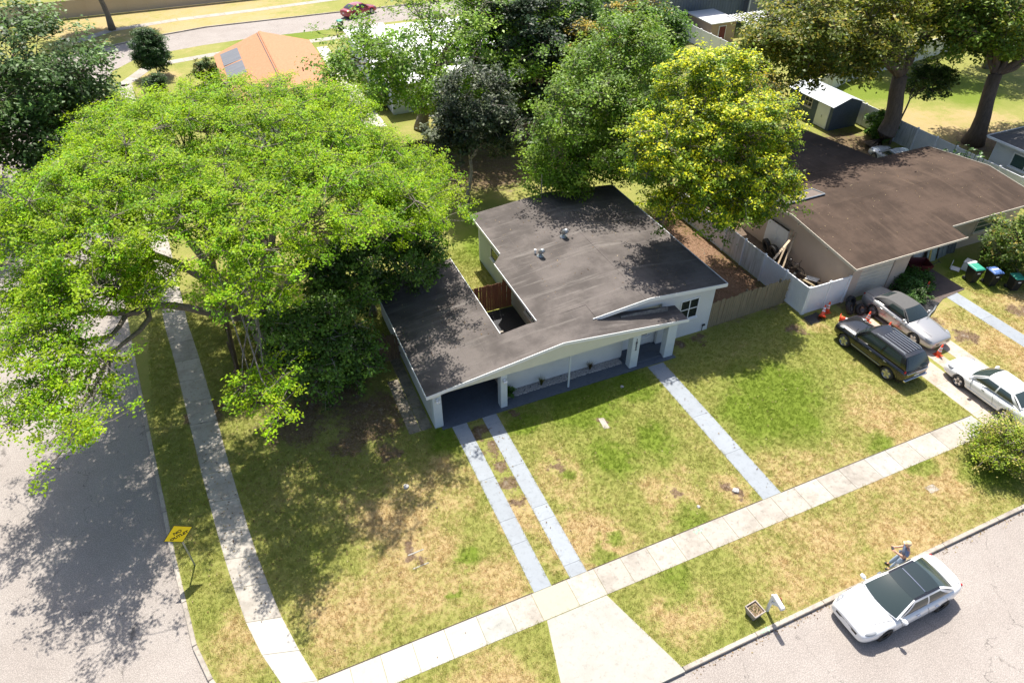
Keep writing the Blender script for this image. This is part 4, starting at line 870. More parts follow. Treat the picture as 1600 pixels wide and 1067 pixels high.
def make_car(name, label, loc, rz, st, cab, paint, wheels, wr=.33, roof_m=None, glass=None, rim=None, spokes=5, rails=False, softtop=None, group=None, sun_panels=False, moulding=None, side_split=(.07, .49, .53, .90), bumper=None, tilt=0):
    T = thing(name, label, 'car', loc, rz, group); glass = glass or M_CARGLASS; rim = rim or M_ALLOY
    # body shell
    rings = []
    for x, zb, zs, zt, w in st:
        h = zs - zb; half = [(0, zb), (.78 * w, zb), (.94 * w, zb + .05), (1.0 * w, zb + .38 * h), (.988 * w, zb + .76 * h), (.93 * w, zs), (.60 * w, zt - .015), (0, zt)]
        rings.append([(x, y, z) for y, z in half] + [(x, -y, z) for y, z in half[-2:0:-1]])
    n = len(rings[0]); mb = MB(); vs = [v for r_ in rings for v in r_]; fs = []
    for i in range(len(rings) - 1):
        for j in range(n): fs.append((i * n + j, i * n + (j + 1) % n, (i + 1) * n + (j + 1) % n, (i + 1) * n + j))
    fs += [tuple(range(n))[::-1], tuple((len(rings) - 1) * n + j for j in range(n))]
    mb.add(vs, fs); shell = mb.build('body', paint, None)
    sm = shell.modifiers.new('s', 'SUBSURF'); sm.levels = 2; sm.render_levels = 2
    cut = MB(); hw = max(s[4] for s in st)
    for x in wheels:
        for s in (-1, 1): cut.lathe([(0, s * (hw - .26)), (wr + .055, s * (hw - .26)), (wr + .055, s * (hw + .2)), (0, s * (hw + .2))], 28, 'y', (x, 0, wr))
    co = cut.build('cut', None, None); bo = shell.modifiers.new('b', 'BOOLEAN'); bo.operation = 'DIFFERENCE'; bo.object = co; bo.solver = 'EXACT'
    dg = bpy.context.evaluated_depsgraph_get(); me = bpy.data.meshes.new_from_object(shell.evaluated_get(dg))
    bpy.data.objects.remove(co); bpy.data.objects.remove(shell)
    me.materials.clear(); me.materials.append(paint); me.polygons.foreach_set('material_index', [0] * len(me.polygons)); me.polygons.foreach_set('use_smooth', [True] * len(me.polygons))
    body = bpy.data.objects.new('body', me); COL.objects.link(body); body.parent = T
    mb = MB()
    for x in wheels: mb.box(x - wr - .03, x + wr + .03, -hw + .27, hw - .27, .25, wr * 2 + .02)
    mb.box(st[-1][0] + .25, st[0][0] - .25, -hw * .72, hw * .72, .17, st[3][1] + .08); mb.build('underbody', M_BLKPL, T, local=True)
    # cabin
    bf, zbf, rf, rr, br, zbr, wb, wt, zr, bul, crown = cab
    q = lambda u: 1 - (2 * u - 1) ** 2
    C0 = lambda u: Vector((bf + bul * q(u), wb * (2 * u - 1), zbf)); C1 = lambda u: Vector((rf + .5 * bul * q(u), wt * (2 * u - 1), zr + crown * q(u)))
    C2 = lambda u: Vector((rr - .35 * bul * q(u), wt * (2 * u - 1), zr + crown * q(u) - .02)); C3 = lambda u: Vector((br - .6 * bul * q(u), wb * .97 * (2 * u - 1), zbr))
    def patch(a, b, arch=0.0):
        def f_(u, v):
            p = a(u).lerp(b(u), v); return p + Vector((0, 0, arch * 4 * v * (1 - v)))
        return f_
    from mathutils.bvhtree import BVHTree
    bvh = BVHTree.FromPolygons([v_.co.copy() for v_ in me.vertices], [tuple(p_.vertices) for p_ in me.polygons])
    def drape(pts, d, far, nm):
        out = []
        for p in pts:
            q_ = Vector(p)
            if abs(d.z) > .5: q_.z = far
            else: q_.y = far
            hit = bvh.ray_cast(q_, d)
            if hit[0] is not None: out.append(hit[0] + hit[1] * .001)
        if len(out) > 2: MB().tube(out, .009, 4).build(nm, M_BLKPL, T, local=True)
    WS = patch(C0, C1, .035); RF = patch(C1, C2, .02); RW = patch(C2, C3, .035)
    def side(s):
        a = lambda u: Vector((bf, s * wb, zbf)).lerp(Vector((br, s * wb * .97, zbr)), u); b = lambda u: Vector((rf, s * wt, zr)).lerp(Vector((rr, s * wt, zr - .02)), u)
        return lambda u, v: a(u).lerp(b(u), v) + Vector((0, s * .05 * math.sin(math.pi * v) , .028 * 4 * 0 * v))
    def grid(f_, u0, u1, v0, v1, off, nu=8, nv=6, mb=None):
        mb = mb or MB(); k0 = len(mb.v); e = 1e-3; cc = Vector(((rf + rr) / 2, 0, zbf))
        for j in range(nv + 1):
            for i in range(nu + 1):
                u = u0 + (u1 - u0) * i / nu; v = v0 + (v1 - v0) * j / nv; p = f_(u, v); nr = (f_(u + e, v) - p).cross(f_(u, v + e) - p).normalized()
                if nr.dot(p - cc) < 0: nr = -nr
                mb.v.append(tuple(p + nr * off))
        for j in range(nv):
            for i in range(nu): a = k0 + j * (nu + 1) + i; mb.f.append((a, a + 1, a + nu + 2, a + nu + 1))
        return mb
    mb = MB()
    for f_ in (WS, RW, side(1), side(-1)): grid(f_, 0, 1, 0, 1, 0, mb=mb)
    mb.build('cabin', softtop or paint, T, smooth=True, local=True)
    grid(RF, 0, 1, 0, 1, 0, nu=10, nv=8).build('roof', softtop or roof_m or paint, T, smooth=True, local=True)
    grid(WS, .045, .955, .03, 1.0 if sun_panels else .97, .008).build('windshield', glass, T, smooth=True, local=True)
    if softtop: grid(RW, .22, .78, .25, .8, .008).build('rear_window', glass, T, smooth=True, local=True)
    else: grid(RW, .06, .94, 0 if sun_panels else .04, .92, .008).build('rear_window', glass, T, smooth=True, local=True)
    for s in (-1, 1):
        a, b, c, d = side_split
        grid(side(s), a, b, .08, .86, .008).build('side_window', glass, T, smooth=True, local=True)
        if not softtop: grid(side(s), c, d, .08, .86, .008).build('side_window', glass, T, smooth=True, local=True)
        MB().lathe([(0, -.11), (.07, -.09), (.085, 0), (.07, .09), (0, .11)], 10, 'y', (bf - .14, s * (hw + .04), zbf + .07)).tube([(bf - .12, s * (wb - .02), zbf + .05), (bf - .14, s * (hw - .02), zbf + .06)], .03, 8).build('mirror', paint, T, smooth=True, local=True)
        for xx in ((bf + br) / 2 + .35, (bf + br) / 2 - .55):
            MB().box(xx, xx + .17, s * hw * .985 - .025, s * hw * .985 + .025, st[5][2] - .09, st[5][2] - .065).build('door_handle', M_CHROME if softtop is None else paint, T, local=True, bevel=.006)
        # door, bonnet and boot joints laid on the shell
        for xx in (bf - .16, (bf + br) / 2 - .05, br + .42):
            drape([(xx - .03 * k, 0, st[5][2] - .01 - k * (st[5][2] - .36) / 7) for k in range(8)], Vector((0, -s, 0)), s * 2, 'door_joint')
        drape([(st[2][0] - .10 + (bf + .12 - st[2][0] + .1) * k / 8, s * (.50 + .20 * k / 8), 0) for k in range(9)], Vector((0, 0, -1)), 3, 'bonnet_joint')
        if st[-1][0] < br - .4: drape([(br - .12 - (br - .2 - st[-2][0]) * k / 6, s * .62, 0) for k in range(7)], Vector((0, 0, -1)), 3, 'boot_joint')
        x0 = st[0][0]
        l = MB().lathe([(0, -.055), (.06, -.05), (.10, -.02), (.105, .02), (.06, .05), (0, .055)], 14, 'z', (0, 0, 0)).build('headlight', M_LAMP, T, smooth=True, local=True)
        l.location = (st[2][0] - .03, s * st[2][4] * .80, st[2][2] - .02); l.scale = (2.3, 1.0, .95); l.rotation_euler = (0, .28, s * -.42)
        l = MB().box(-.05, .05, -.16, .16, -.06, .06).build('tail_light', M_REDLAMP, T, local=True, bevel=.02)
        l.location = (st[-2][0] + .10, s * st[-2][4] * .76, st[-2][2] - .03); l.rotation_euler = (0, 0, s * .45)
        if rails: MB().tube([(rf - .25, s * (wt - .06), zr + .03), (rf - .35, s * (wt - .06), zr + .085), (rr + .25, s * (wt - .06), zr + .085), (rr + .15, s * (wt - .06), zr + .03)], .02, 6).build('roof_rail', M_METAL, T, local=True)
        if moulding: MB().box(wheels[1] + .48, wheels[0] - .48, s * hw * 1.0 - .012, s * hw * 1.0 + .012, st[5][1] + .20, st[5][1] + .24).build('side_moulding', moulding, T, local=True)
    if rails:
        for k in range(6): MB().box(rr + .2, rf - .55, -wt * .72 + k * wt * .288 - .012, -wt * .72 + k * wt * .288 + .012, zr + crown * q(.14 + .144 * k) + .012, zr + crown * q(.14 + .144 * k) + .03).build('roof_strip', M_ALLOY, T, local=True)
    if sun_panels:
        grid(RF, .06, .94, .0, .46, .01, nu=10).build('glass_roof', M_CARGLASS, T, smooth=True, local=True); grid(RF, .06, .94, .50, 1.0, .01, nu=10).build('glass_roof', M_CARGLASS, T, smooth=True, local=True)
        grid(RF, .09, .91, .465, .495, .012, nu=10, nv=1).build('roof_bar', M_CHROME, T, local=True)
    zg = (st[1][1] + st[1][2]) / 2
    MB().box(st[0][0] - .12, st[0][0] - .005, -.50, .50, zg + .02, zg + .16).build('grille', M_BLKPL, T, local=True, bevel=.02)
    MB().box(st[0][0] - .12, st[0][0] - .02, -.42, .42, st[0][1] - .02, st[0][1] + .06).build('grille', M_BLKPL, T, local=True)
    MB().box(st[-1][0] - .012, st[-1][0] + .06, -.16, .16, st[-1][1] + .20, st[-1][1] + .31).build('number_plate', M_WHITEP, T, local=True)
    if bumper: MB().box(st[-1][0] - .05, st[-1][0] + .08, -.78, .78, st[-1][1] + .02, st[-1][1] + .12).build('bumper_bar', bumper, T, local=True, bevel=.02); MB().box(st[-1][0] - .01, st[-1][0] + .1, -.72, .72, st[-1][3] - .16, st[-1][3] - .11).build('bumper_bar', bumper, T, local=True, bevel=.01)
    for x in (bf + .10,):
        for s in (-.42, .30): MB().tube([(x + .16, s, zbf + .03), (x + .02, s + .38, zbf + .06)], .008, 4).build('wiper', M_BLKPL, T, local=True)
    for x in wheels:
        for s in (-1, 1): make_wheel(T, x, s * (hw - .12), wr, .22, rim, spokes, s)
    return T
SEDAN = [(2.44, .30, .58, .66, .60), (2.39, .21, .64, .74, .75), (2.14, .20, .72, .84, .875), (1.5, .20, .79, .935, .925), (1.0, .20, .82, .97, .93), (.2, .19, .88, .99, .93), (-.7, .19, .92, 1.0, .93), (-1.5, .20, .95, 1.04, .92), (-2.1, .25, .95, 1.06, .86), (-2.34, .30, .88, 1.01, .76), (-2.42, .40, .78, .90, .64)]
SEDN = [(x * .99, zb, zs * .96, zt * .96, w * .955) for x, zb, zs, zt, w in SEDAN]
SUV = [(2.34, .42, .80, .90, .70), (2.27, .36, .90, 1.02, .86), (1.95, .34, .95, 1.08, .90), (1.2, .34, .98, 1.12, .92), (.6, .34, 1.0, 1.13, .93), (0, .33, 1.02, 1.13, .93), (-1.2, .33, 1.04, 1.15, .93), (-2.0, .36, 1.04, 1.16, .91), (-2.24, .40, 1.02, 1.14, .88), (-2.34, .46, .96, 1.06, .80)]
PW = car_paint('white_car_paint', (.74, .74, .73)); PW2 = car_paint('pearl_white_car_paint', (.76, .76, .74))
make_car('white_car', 'white sedan with black glass roof parked along the street kerb', (18.30, 6.52, -.12), R(180), SEDAN, (1.02, .955, .22, -1.02, -1.78, 1.03, .80, .62, 1.42, .14, .035), PW, (1.40, -1.38), .335, roof_m=mat('black_roof_paint', (.01, .01, .012), .1, coat=1.0), rim=M_ALLOYD, spokes=10, sun_panels=True, glass=M_CARGLASSP)
make_car('black_suv', 'black four-wheel-drive wagon with ribbed roof on the neighbour grass edge', (28.35, 17.25, 0), R(91.5), SUV, (1.0, 1.09, .38, -1.86, -2.24, 1.12, .84, .63, 1.69, .12, .04), car_paint('black_car_paint', (.008, .008, .009)), (1.42, -1.42), .37, rails=True, moulding=M_METAL, bumper=M_CHROME)
make_car('silver_convertible', 'silver convertible with grey soft top in front of the garage door', (31.85, 18.75, 0), R(-88), SEDAN, (.72, .96, .12, -.95, -1.62, 1.03, .80, .60, 1.36, .12, .03), car_paint('silver_car_paint', (.42, .41, .40), .3, .5), (1.40, -1.35), .33, softtop=mat('grey_canvas_top', (.10, .098, .095), .9, var=.15, scale=8), side_split=(.05, .62, .7, .9))
make_car('white_sedan', 'older white sedan on the neighbour drive, cut by the right edge', (31.25, 12.65, 0), R(90), SEDN, (1.0, .93, .30, -.95, -1.62, 1.0, .76, .58, 1.38, .12, .03), PW2, (1.34, -1.26), .32, glass=M_CARGLASSP, moulding=PW2)
make_car('red_car', 'dark red sedan driving along the far street', (19.2, 93.1, -.12), R(27), SEDAN, (1.02, .955, .22, -1.02, -1.78, 1.03, .80, .62, 1.42, .14, .035), car_paint('red_car_paint', (.30, .014, .02)), (1.40, -1.38), .335, moulding=M_CHROME)
make_car('hidden_car', 'pale car half hidden behind the brown roof beside the fence', (47.0, 33.6, 0), R(80), SEDAN, (1.02, .955, .22, -1.02, -1.78, 1.03, .80, .62, 1.45, .14, .035), car_paint('pale_car_paint', (.5, .52, .52)), (1.40, -1.38), .335, glass=M_CARGLASSP)

# ------------------------------------------------------------------ street things
SG = thing('street_sign', 'yellow diamond NO OUTLET sign on a thin post by the kerb', 'sign', (-5.45, 18.5, 0), R(15))
MB().tube([(0, .03, 0), (0, .03, 2.55)], .032, 8).build('post', M_METAL, SG, local=True)
dg_ = .53; pl = [(-dg_, 2.12), (0, 2.12 - dg_), (dg_, 2.12), (0, 2.12 + dg_)]
MB().wallpoly(pl, -.012, 0).build('plate', M_BLACK, SG, local=True)
di = dg_ - .03; MB().wallpoly([(-di, 2.12), (0, 2.12 - di), (di, 2.12), (0, 2.12 + di)], -.016, -.0125).build('face', M_YELLOW, SG, local=True)
def text(body, size, m, parent, mtx, ext=.004, bold=.0):
    cu = bpy.data.curves.new('t', 'FONT'); cu.body = body; cu.size = size; cu.extrude = ext; cu.offset = bold; cu.align_x = 'CENTER'; cu.align_y = 'CENTER'
    tmp = bpy.data.objects.new('tmp', cu); COL.objects.link(tmp); dg = bpy.context.evaluated_depsgraph_get(); me = bpy.data.meshes.new_from_object(tmp.evaluated_get(dg))
    bpy.data.objects.remove(tmp); bpy.data.curves.remove(cu); me.transform(mtx); me.materials.clear(); me.materials.append(m)
    o = bpy.data.objects.new('lettering', me); COL.objects.link(o); o.parent = parent; return o
RX = Matrix.Rotation(R(90), 4, 'X')
text('NO', .19, M_BLACK, SG, Matrix.Translation((0, -.02, 2.22)) @ RX, bold=.006); text('OUTLET', .175, M_BLACK, SG, Matrix.Translation((0, -.02, 2.01)) @ RX, bold=.006)
MBX = thing('mailbox', 'white mailbox on a white post arm above the kerb', 'mailbox', (13.78, 8.13, 0), R(-8))
MB().box(-.05, .05, -.05, .05, 0, 1.02).build('post', M_WHITEP, MBX, local=True, bevel=.006)
MB().box(-.045, .045, -.50, .08, .98, 1.02).build('arm', M_WHITEP, MBX, local=True)
MB().add([(-.04, -.06, .62), (.04, -.06, .62), (.04, -.40, .975), (-.04, -.40, .975), (-.04, -.06, .74), (.04, -.06, .74), (.04, -.28, .975), (-.04, -.28, .975)], [(0, 1, 2, 3), (7, 6, 5, 4), (0, 4, 5, 1), (3, 2, 6, 7), (0, 3, 7, 4), (1, 5, 6, 2)]).build('brace', M_WHITEP, MBX, local=True)
prof = [(-.085, 1.022), (.085, 1.022), (.085, 1.12)] + [(.085 * math.cos(a), 1.12 + .085 * math.sin(a)) for a in [R(x) for x in range(20, 180, 20)]] + [(-.085, 1.12)]
bx_ = MB().wallpoly(prof, -.56, -.02).build('box', M_WHITEP, MBX, local=True); MB().wallpoly([(x * .94, 1.03 + (z - 1.022) * .94) for x, z in prof], -.575, -.561).build('door', M_WHITEP, bx_, local=True)
MB().box(.087, .097, -.30, -.27, 1.05, 1.24).box(.087, .097, -.30, -.20, 1.18, 1.24).build('flag', M_REDLAMP, MBX, local=True)
PL = thing('planter', 'square concrete planter with dry soil next to the mailbox', 'planter', (13.22, 8.22, 0), R(6))
mb = MB(); o_, i_, b_ = .27, .225, .19
vs = [(s * b_, t * b_, 0) for s, t in ((-1, -1), (1, -1), (1, 1), (-1, 1))] + [(s * o_, t * o_, .40) for s, t in ((-1, -1), (1, -1), (1, 1), (-1, 1))] + [(s * i_, t * i_, .40) for s, t in ((-1, -1), (1, -1), (1, 1), (-1, 1))] + [(s * i_, t * i_, .30) for s, t in ((-1, -1), (1, -1), (1, 1), (-1, 1))]
mb.add(vs, [(3, 2, 1, 0)] + [(i, (i + 1) % 4, 4 + (i + 1) % 4, 4 + i) for i in range(4)] + [(4 + i, 4 + (i + 1) % 4, 8 + (i + 1) % 4, 8 + i) for i in range(4)] + [(8 + i, 8 + (i + 1) % 4, 12 + (i + 1) % 4, 12 + i) for i in range(4)])
mb.build('pot', mat('planter_concrete', (.42, .36, .31), .9, c2=(.22, .19, .17), scale=7), PL, local=True, bevel=.008)
MB().box(-.222, .222, -.222, .222, .25, .33).build('soil', mat('dry_soil', (.19, .13, .085), .95, c2=(.33, .25, .16), scale=30, bump=1, bscale=40), PL, local=True)
rs = np.random.default_rng(5); c_ = np.column_stack([rs.uniform(-.18, .18, 70), rs.uniform(-.18, .18, 70), rs.uniform(.34, .42, 70)])
V, Fc, tt = leaves(c_, .07, rs, pick([(.12, .13, .03), (.28, .2, .09)], 70, rs)); np_mesh('weeds', V, Fc, M_LEAF, PL, tt)
# bins
def wheelie_bin(label, x, y, rz, lid, group, tag_=None, s=1.0, name='wheelie_bin'):
    T = thing(name, label, 'trash bin', (x, y, 0), rz, group)
    def taper(b0, b1, d0, d1, z0, z1):
        return [(-b0, -d0, z0), (b0, -d0, z0), (b0, d0, z0), (-b0, d0, z0), (-b1, -d1, z1), (b1, -d1, z1), (b1, d1, z1), (-b1, d1, z1)], [(0, 3, 2, 1), (4, 5, 6, 7), (0, 1, 5, 4), (1, 2, 6, 5), (2, 3, 7, 6), (3, 0, 4, 7)]
    MB().add(*taper(.23 * s, .31 * s, .27 * s, .36 * s, .06, 1.0 * s)).build('body', M_BINBLK, T, local=True, bevel=.02)
    MB().box(-.33 * s, .33 * s, -.38 * s, .38 * s, .94 * s, .99 * s).build('rim', M_BINBLK, T, local=True, bevel=.01)
    l = MB().add(*taper(.335 * s, .27 * s, .39 * s, .31 * s, 1.0 * s, 1.075 * s)).build('lid', lid, T, local=True, bevel=.015)
    MB().box(-.20 * s, .20 * s, -.02 * s, .10 * s, 1.0765 * s, 1.084 * s).build('lid_rib', M_WHITEP if lid is M_BINBLU else lid, l, local=True)
    MB().tube([(-.24 * s, .41 * s, .98 * s), (.24 * s, .41 * s, .98 * s)], .022, 8).build('handle', M_BINBLK, T, local=True)
    MB().box(-.09 * s, .09 * s, -.352 * s, -.335 * s, .72 * s, .80 * s).build('emblem', M_WHITEP, T, local=True)
    for sx in (-1, 1):
        w = MB().lathe([(0, -.03), (.11, -.03), (.125, 0), (.11, .03), (0, .03)], 16, 'x').build('wheel', M_RUBBER, T, smooth=True, local=True); w.location = (sx * .26 * s, .27 * s, .125)
    return T
wheelie_bin('black wheelie bin with green lid, nearest the tan house', 39.05, 20.25, R(-12), M_BINGRN, 'wheelie bins by the neighbour drive')
wheelie_bin('black wheelie bin with blue lid between two green-lidded bins', 39.75, 19.55, R(-14), M_BINBLU, 'wheelie bins by the neighbour drive')
wheelie_bin('black wheelie bin with green lid, rightmost and half under leaves', 40.55, 18.65, R(-20), M_BINGRN, 'wheelie bins by the neighbour drive', s=.92)
wheelie_bin('lone dark wheelie bin with green lid beside the far street', 15.6, 87.2, R(5), M_BINGRN, None)
# traffic cones
def cone(label, x, y, rx=0, ry=0, rz=0, h=.72):
    T = thing('traffic_cone', label, 'traffic cone', (x, y, 0), rz, 'orange traffic cones by the neighbour drive'); T.rotation_euler = (rx, ry, rz)
    r = lambda z: .135 - (.135 - .035) * (z / h)
    MB().box(-.19, .19, -.19, .19, 0, .035).build('base', M_ORANGE, T, local=True, bevel=.01)
    MB().lathe([(r(0), .035), (r(h), h), (0, h + .005)], 18, 'z').build('body', M_ORANGE, T, smooth=True, local=True)
    for a, b in ((.42, .55), (.62, .78)): MB().lathe([(r(a * h) + .004, a * h), (r(b * h) + .004, b * h)], 18, 'z').build('band', M_WHITEP, T, smooth=True, local=True)
    return T
cone('orange traffic cone standing upright against the white vinyl gate', 28.85, 21.30)
o = cone('orange traffic cone tipped over in front of the white vinyl gate', 28.15, 20.95, 0, R(50), R(40)); o.location.z = .12
o = cone('orange traffic cone tipped flat on the grass near the vinyl gate', 28.95, 20.45, R(84), 0, R(35)); o.location.z = .16
cone('orange traffic cone between black wagon and the pile of tyres', 30.25, 19.70)
cone('orange traffic cone squeezed between black wagon and silver convertible', 30.55, 18.55)
cone('orange traffic cone in front of the silver convertible bumper', 31.55, 16.05)
cone('orange traffic cone standing in the planting bed before the carport', 35.45, 20.40, h=.85)
# tyres, wheels and yard clutter
def tyre(label, x, y, z, r, wd, tilt, rz, name='old_car_tyre', rim=None, group=None):
    T = thing(name, label, 'tyre', (x, y, z), rz, group); T.rotation_euler = (tilt, 0, rz)
    MB().lathe([(r * .58, -wd * .42), (r * .66, -wd * .5), (r * .94, -wd * .46), (r, -wd * .3), (r, wd * .3), (r * .94, wd * .46), (r * .66, wd * .5), (r * .58, wd * .42), (r * .58, -wd * .42)], 26, 'z').build('tread', M_RUBBER, T, smooth=True, local=True)
    if rim: MB().lathe([(0, -.02), (r * .2, .02), (r * .5, wd * .1), (r * .575, wd * .35)], 20, 'z').build('rim', rim, T, smooth=True, local=True)
tyre('black tyre leaning on the white side door, farther of the pair', 29.85, 27.85, .46, .46, .27, R(75), R(75))
tyre('black tyre leaning beside the first under the white side door', 29.75, 27.0, .50, .48, .29, R(72), R(80))
tyre('worn tyre behind the leaning pair by the planks', 30.0, 26.45, .48, .46, .27, R(80), R(70))
tyre('loose black wheel leaning on the white gate post', 29.9, 20.75, .34, .35, .22, R(62), R(30), 'old_car_wheel', M_ALLOYD)
tyre('loose black wheel lying against the silver convertible tail', 30.45, 20.45, .30, .33, .21, R(55), R(-10), 'old_car_wheel', M_ALLOYD)
tyre('black tyre stacked behind the loose wheels by the garage', 30.35, 21.15, .38, .36, .24, R(70), R(10))
def plank(label, a, b, w=.10, t=.04, m=None):
    a, b = Vector(a), Vector(b); d = (b - a).normalized(); s = d.cross(Vector((0, 0, 1))).normalized() * (w / 2); u = s.cross(d).normalized() * t
    mb = MB().add([a - s, a + s, b + s, b - s, a - s + u, a + s + u, b + s + u, b - s + u], [(0, 3, 2, 1), (4, 5, 6, 7), (0, 1, 5, 4), (1, 2, 6, 5), (2, 3, 7, 6), (3, 0, 4, 7)])
    o = mb.build('timber_plank', m or M_WOODP, None, bevel=.004); return tag(o, label, 'plank', 'loose planks in the side yard')
plank('long pale plank crossing over the vinyl fence top', (27.55, 24.9, 1.75), (30.2, 26.35, 1.9), .13)
plank('pale plank leaning up the tan wall, left of two', (28.3, 25.3, .1), (30.3, 26.6, 2.15))
plank('pale plank leaning up the tan wall, right of two', (28.5, 25.0, .1), (30.3, 26.3, 2.1))
plank('brown pole leaning on the tan wall near the tree', (27.7, 29.0, .6), (30.25, 30.6, 2.4), .05, .05, M_WOODR)
plank('white board lying on rubble in the side yard', (29.6, 24.0, .50), (29.9, 23.35, .58), .42, .03, M_WHITEP)
plank('long board on the rubble beside the tan wall', (29.7, 24.6, .42), (30.2, 22.5, .40), .12)
plank('grey board on the rubble by the vinyl gate', (29.3, 23.9, .45), (29.6, 22.4, .45), .16, .04, M_WOODG)
for k in range(6):
    rnd = random.Random(k + 40); x, y = rnd.uniform(29.2, 29.9), rnd.uniform(22.4, 25.6); a = rnd.uniform(0, 3); l = rnd.uniform(.3, .9)
    plank('scrap of wood lying among the side yard rubble' if k > 5 else ['small brown wood scrap', 'broad dark board scrap', 'short pale offcut', 'thin reddish batten scrap', 'dark flat scrap', 'narrow brown lath'][k] + ' among the side yard rubble', (x, y, rnd.uniform(.2, .45)), (min(30.2, x + math.cos(a) * l), y + math.sin(a) * l, rnd.uniform(.2, .45)), rnd.uniform(.06, .25), .03, rnd.choice([M_WOODB, M_WOODR, M_WOODP, M_DARK]))
BK = thing('bicycle', 'dark bicycle leaning along the tan wall behind vinyl fence', 'bicycle', (29.75, 25.15, .12), R(-80)); BK.rotation_euler = (R(14), 0, R(-82))
for x in (-.5, .5):
    w = MB(); 
    w.tube([(x + .33 * math.cos(a), 0, .33 + .33 * math.sin(a)) for a in [2 * math.pi * k / 22 for k in range(23)]], .022, 6)
    wo = w.build('wheel', M_RUBBER, BK, local=True); s_ = MB()
    for k in range(8): s_.tube([(x, 0, .33), (x + .31 * math.cos(k * .785), 0, .33 + .31 * math.sin(k * .785))], .005, 3)
    s_.build('spokes', M_METAL, wo, local=True)
MB().tube([(-.5, 0, .33), (-.1, 0, .30), (.38, 0, .78), (-.22, 0, .80), (-.1, 0, .30)], .018, 6).tube([(-.5, 0, .33), (-.22, 0, .80)], .012, 6).tube([(.5, 0, .33), (.36, 0, .92)], .016, 6).build('frame', M_BLKPL, BK, local=True)
MB().tube([(.30, -.28, .96), (.36, 0, .93), (.30, .28, .96)], .014, 6).build('handlebar', M_BLKPL, BK, local=True); MB().lathe([(0, 0), (.06, .01), (.09, .04), (.03, .06), (0, .06)], 10, 'z', (-.26, 0, .84)).build('saddle', M_BLKPL, BK, smooth=True, local=True)
# things before the neighbour's carport
MW = thing('red_cart', 'dark red garden cart parked under the carport edge', 'cart', (36.6, 22.2, 0), R(-25))
RD = mat('dark_red_metal', (.10, .014, .014), .4); 
MB().add([(-.55, -.4, .40), (.55, -.4, .40), (.55, .4, .40), (-.55, .4, .40), (-.7, -.5, .85), (.7, -.5, .85), (.7, .5, .85), (-.7, .5, .85), (-.66, -.46, .85), (.66, -.46, .85), (.66, .46, .85), (-.66, .46, .85), (-.52, -.37, .44), (.52, -.37, .44), (.52, .37, .44), (-.52, .37, .44)],
         [(3, 2, 1, 0), (0, 1, 5, 4), (1, 2, 6, 5), (2, 3, 7, 6), (3, 0, 4, 7), (4, 5, 9, 8), (5, 6, 10, 9), (6, 7, 11, 10), (7, 4, 8, 11), (8, 9, 13, 12), (9, 10, 14, 13), (10, 11, 15, 14), (11, 8, 12, 15), (12, 13, 14, 15)]).build('tub', RD, MW, local=True)
for sx, sy in ((-.4, -.42), (.4, -.42), (-.4, .42), (.4, .42)):
    w = MB().lathe([(0, -.05), (.17, -.05), (.2, 0), (.17, .05), (0, .05)], 16, 'y').build('wheel', M_RUBBER, MW, smooth=True, local=True); w.location = (sx, sy, .2)
MB().tube([(.7, 0, .5), (1.2, 0, .9)], .02, 6).tube([(1.2, -.15, .9), (1.2, .15, .9)], .02, 6).build('handle', M_BLKPL, MW, local=True)
def panel_lean(name, label, cat, x, y, rz, w, h, m, tilt=R(-12), t=.03):
    T = thing(name, label, cat, (x, y, 0), rz); T.rotation_euler = (tilt, 0, rz)
    MB().box(-w / 2, w / 2, 0, t, 0, h).build('board', m, T, local=True)
    for k in range(3): MB().box(-w / 2 + k * (w - .05) / 2, -w / 2 + k * (w - .05) / 2 + .05, -.02, -.001, 0, h).build('batten', m, T, local=True)
    return T
panel_lean('spare_door', 'pale green door leaning on the tan carport wall', 'door', 38.6, 22.75, 0, .8, 1.9, mat('pale_green_paint', (.35, .42, .38), .6, var=.15))
panel_lean('louvre_screen', 'grey louvred panel propped at the carport corner', 'panel', 39.7, 22.85, R(8), .9, 1.9, mat('grey_green_paint', (.22, .25, .24), .6, var=.2))
panel_lean('louvre_screen', 'tall dark grey shutter propped left of the bins', 'panel', 40.6, 22.95, R(-6), .6, 2.1, mat('dark_grey_paint', (.12, .13, .13), .6, var=.2))
panel_lean('yellow_board', 'thin yellow board leaning near the red cart', 'board', 38.0, 22.4, R(4), .12, 1.5, mat('yellow_paint', (.55, .42, .12), .6))
AC = thing('plastic_chair', 'white plastic chair lying on its side near the bins', 'chair', (39.3, 21.5, .02), R(30))
MB().box(-.25, .25, -.25, .25, .02, .06).build('seat', M_WHITEP, AC, local=True, bevel=.02); MB().box(-.25, .25, .26, .30, .05, .45).build('backrest', M_WHITEP, AC, local=True, bevel=.02)
for s in (-1, 1):
    for t in (-1, 1): MB().tube([(s * .2, t * .18, .0), (s * .22, t * .2, -.0 + .02)], .02, 6).build('leg', M_WHITEP, AC, local=True)
WC = thing('storage_box', 'pale grey plastic storage box left of the first bin', 'box', (39.95, 21.2, 0), R(20)); MB().box(-.3, .3, -.28, .28, 0, .55).build('body', M_WHITEP, WC, local=True, bevel=.04); MB().box(-.32, .32, -.30, .30, .552, .60).build('lid', M_WHITEP, WC, local=True, bevel=.02)
TP = thing('tarpaulin', 'dark folded tarpaulin edging the planting bed', 'tarpaulin', (34.3, 19.2, 0), R(24)); MB().box(-1.1, 1.1, -.35, .35, .01, .06).build('sheet', M_BLKPL, TP, local=True, bevel=.015); MB().tube([(-1.0, -.32, .08), (-.4, -.30, .10), (.1, -.34, .09), (.6, -.30, .08)], .045, 8).build('roll', M_METAL, TP, local=True)
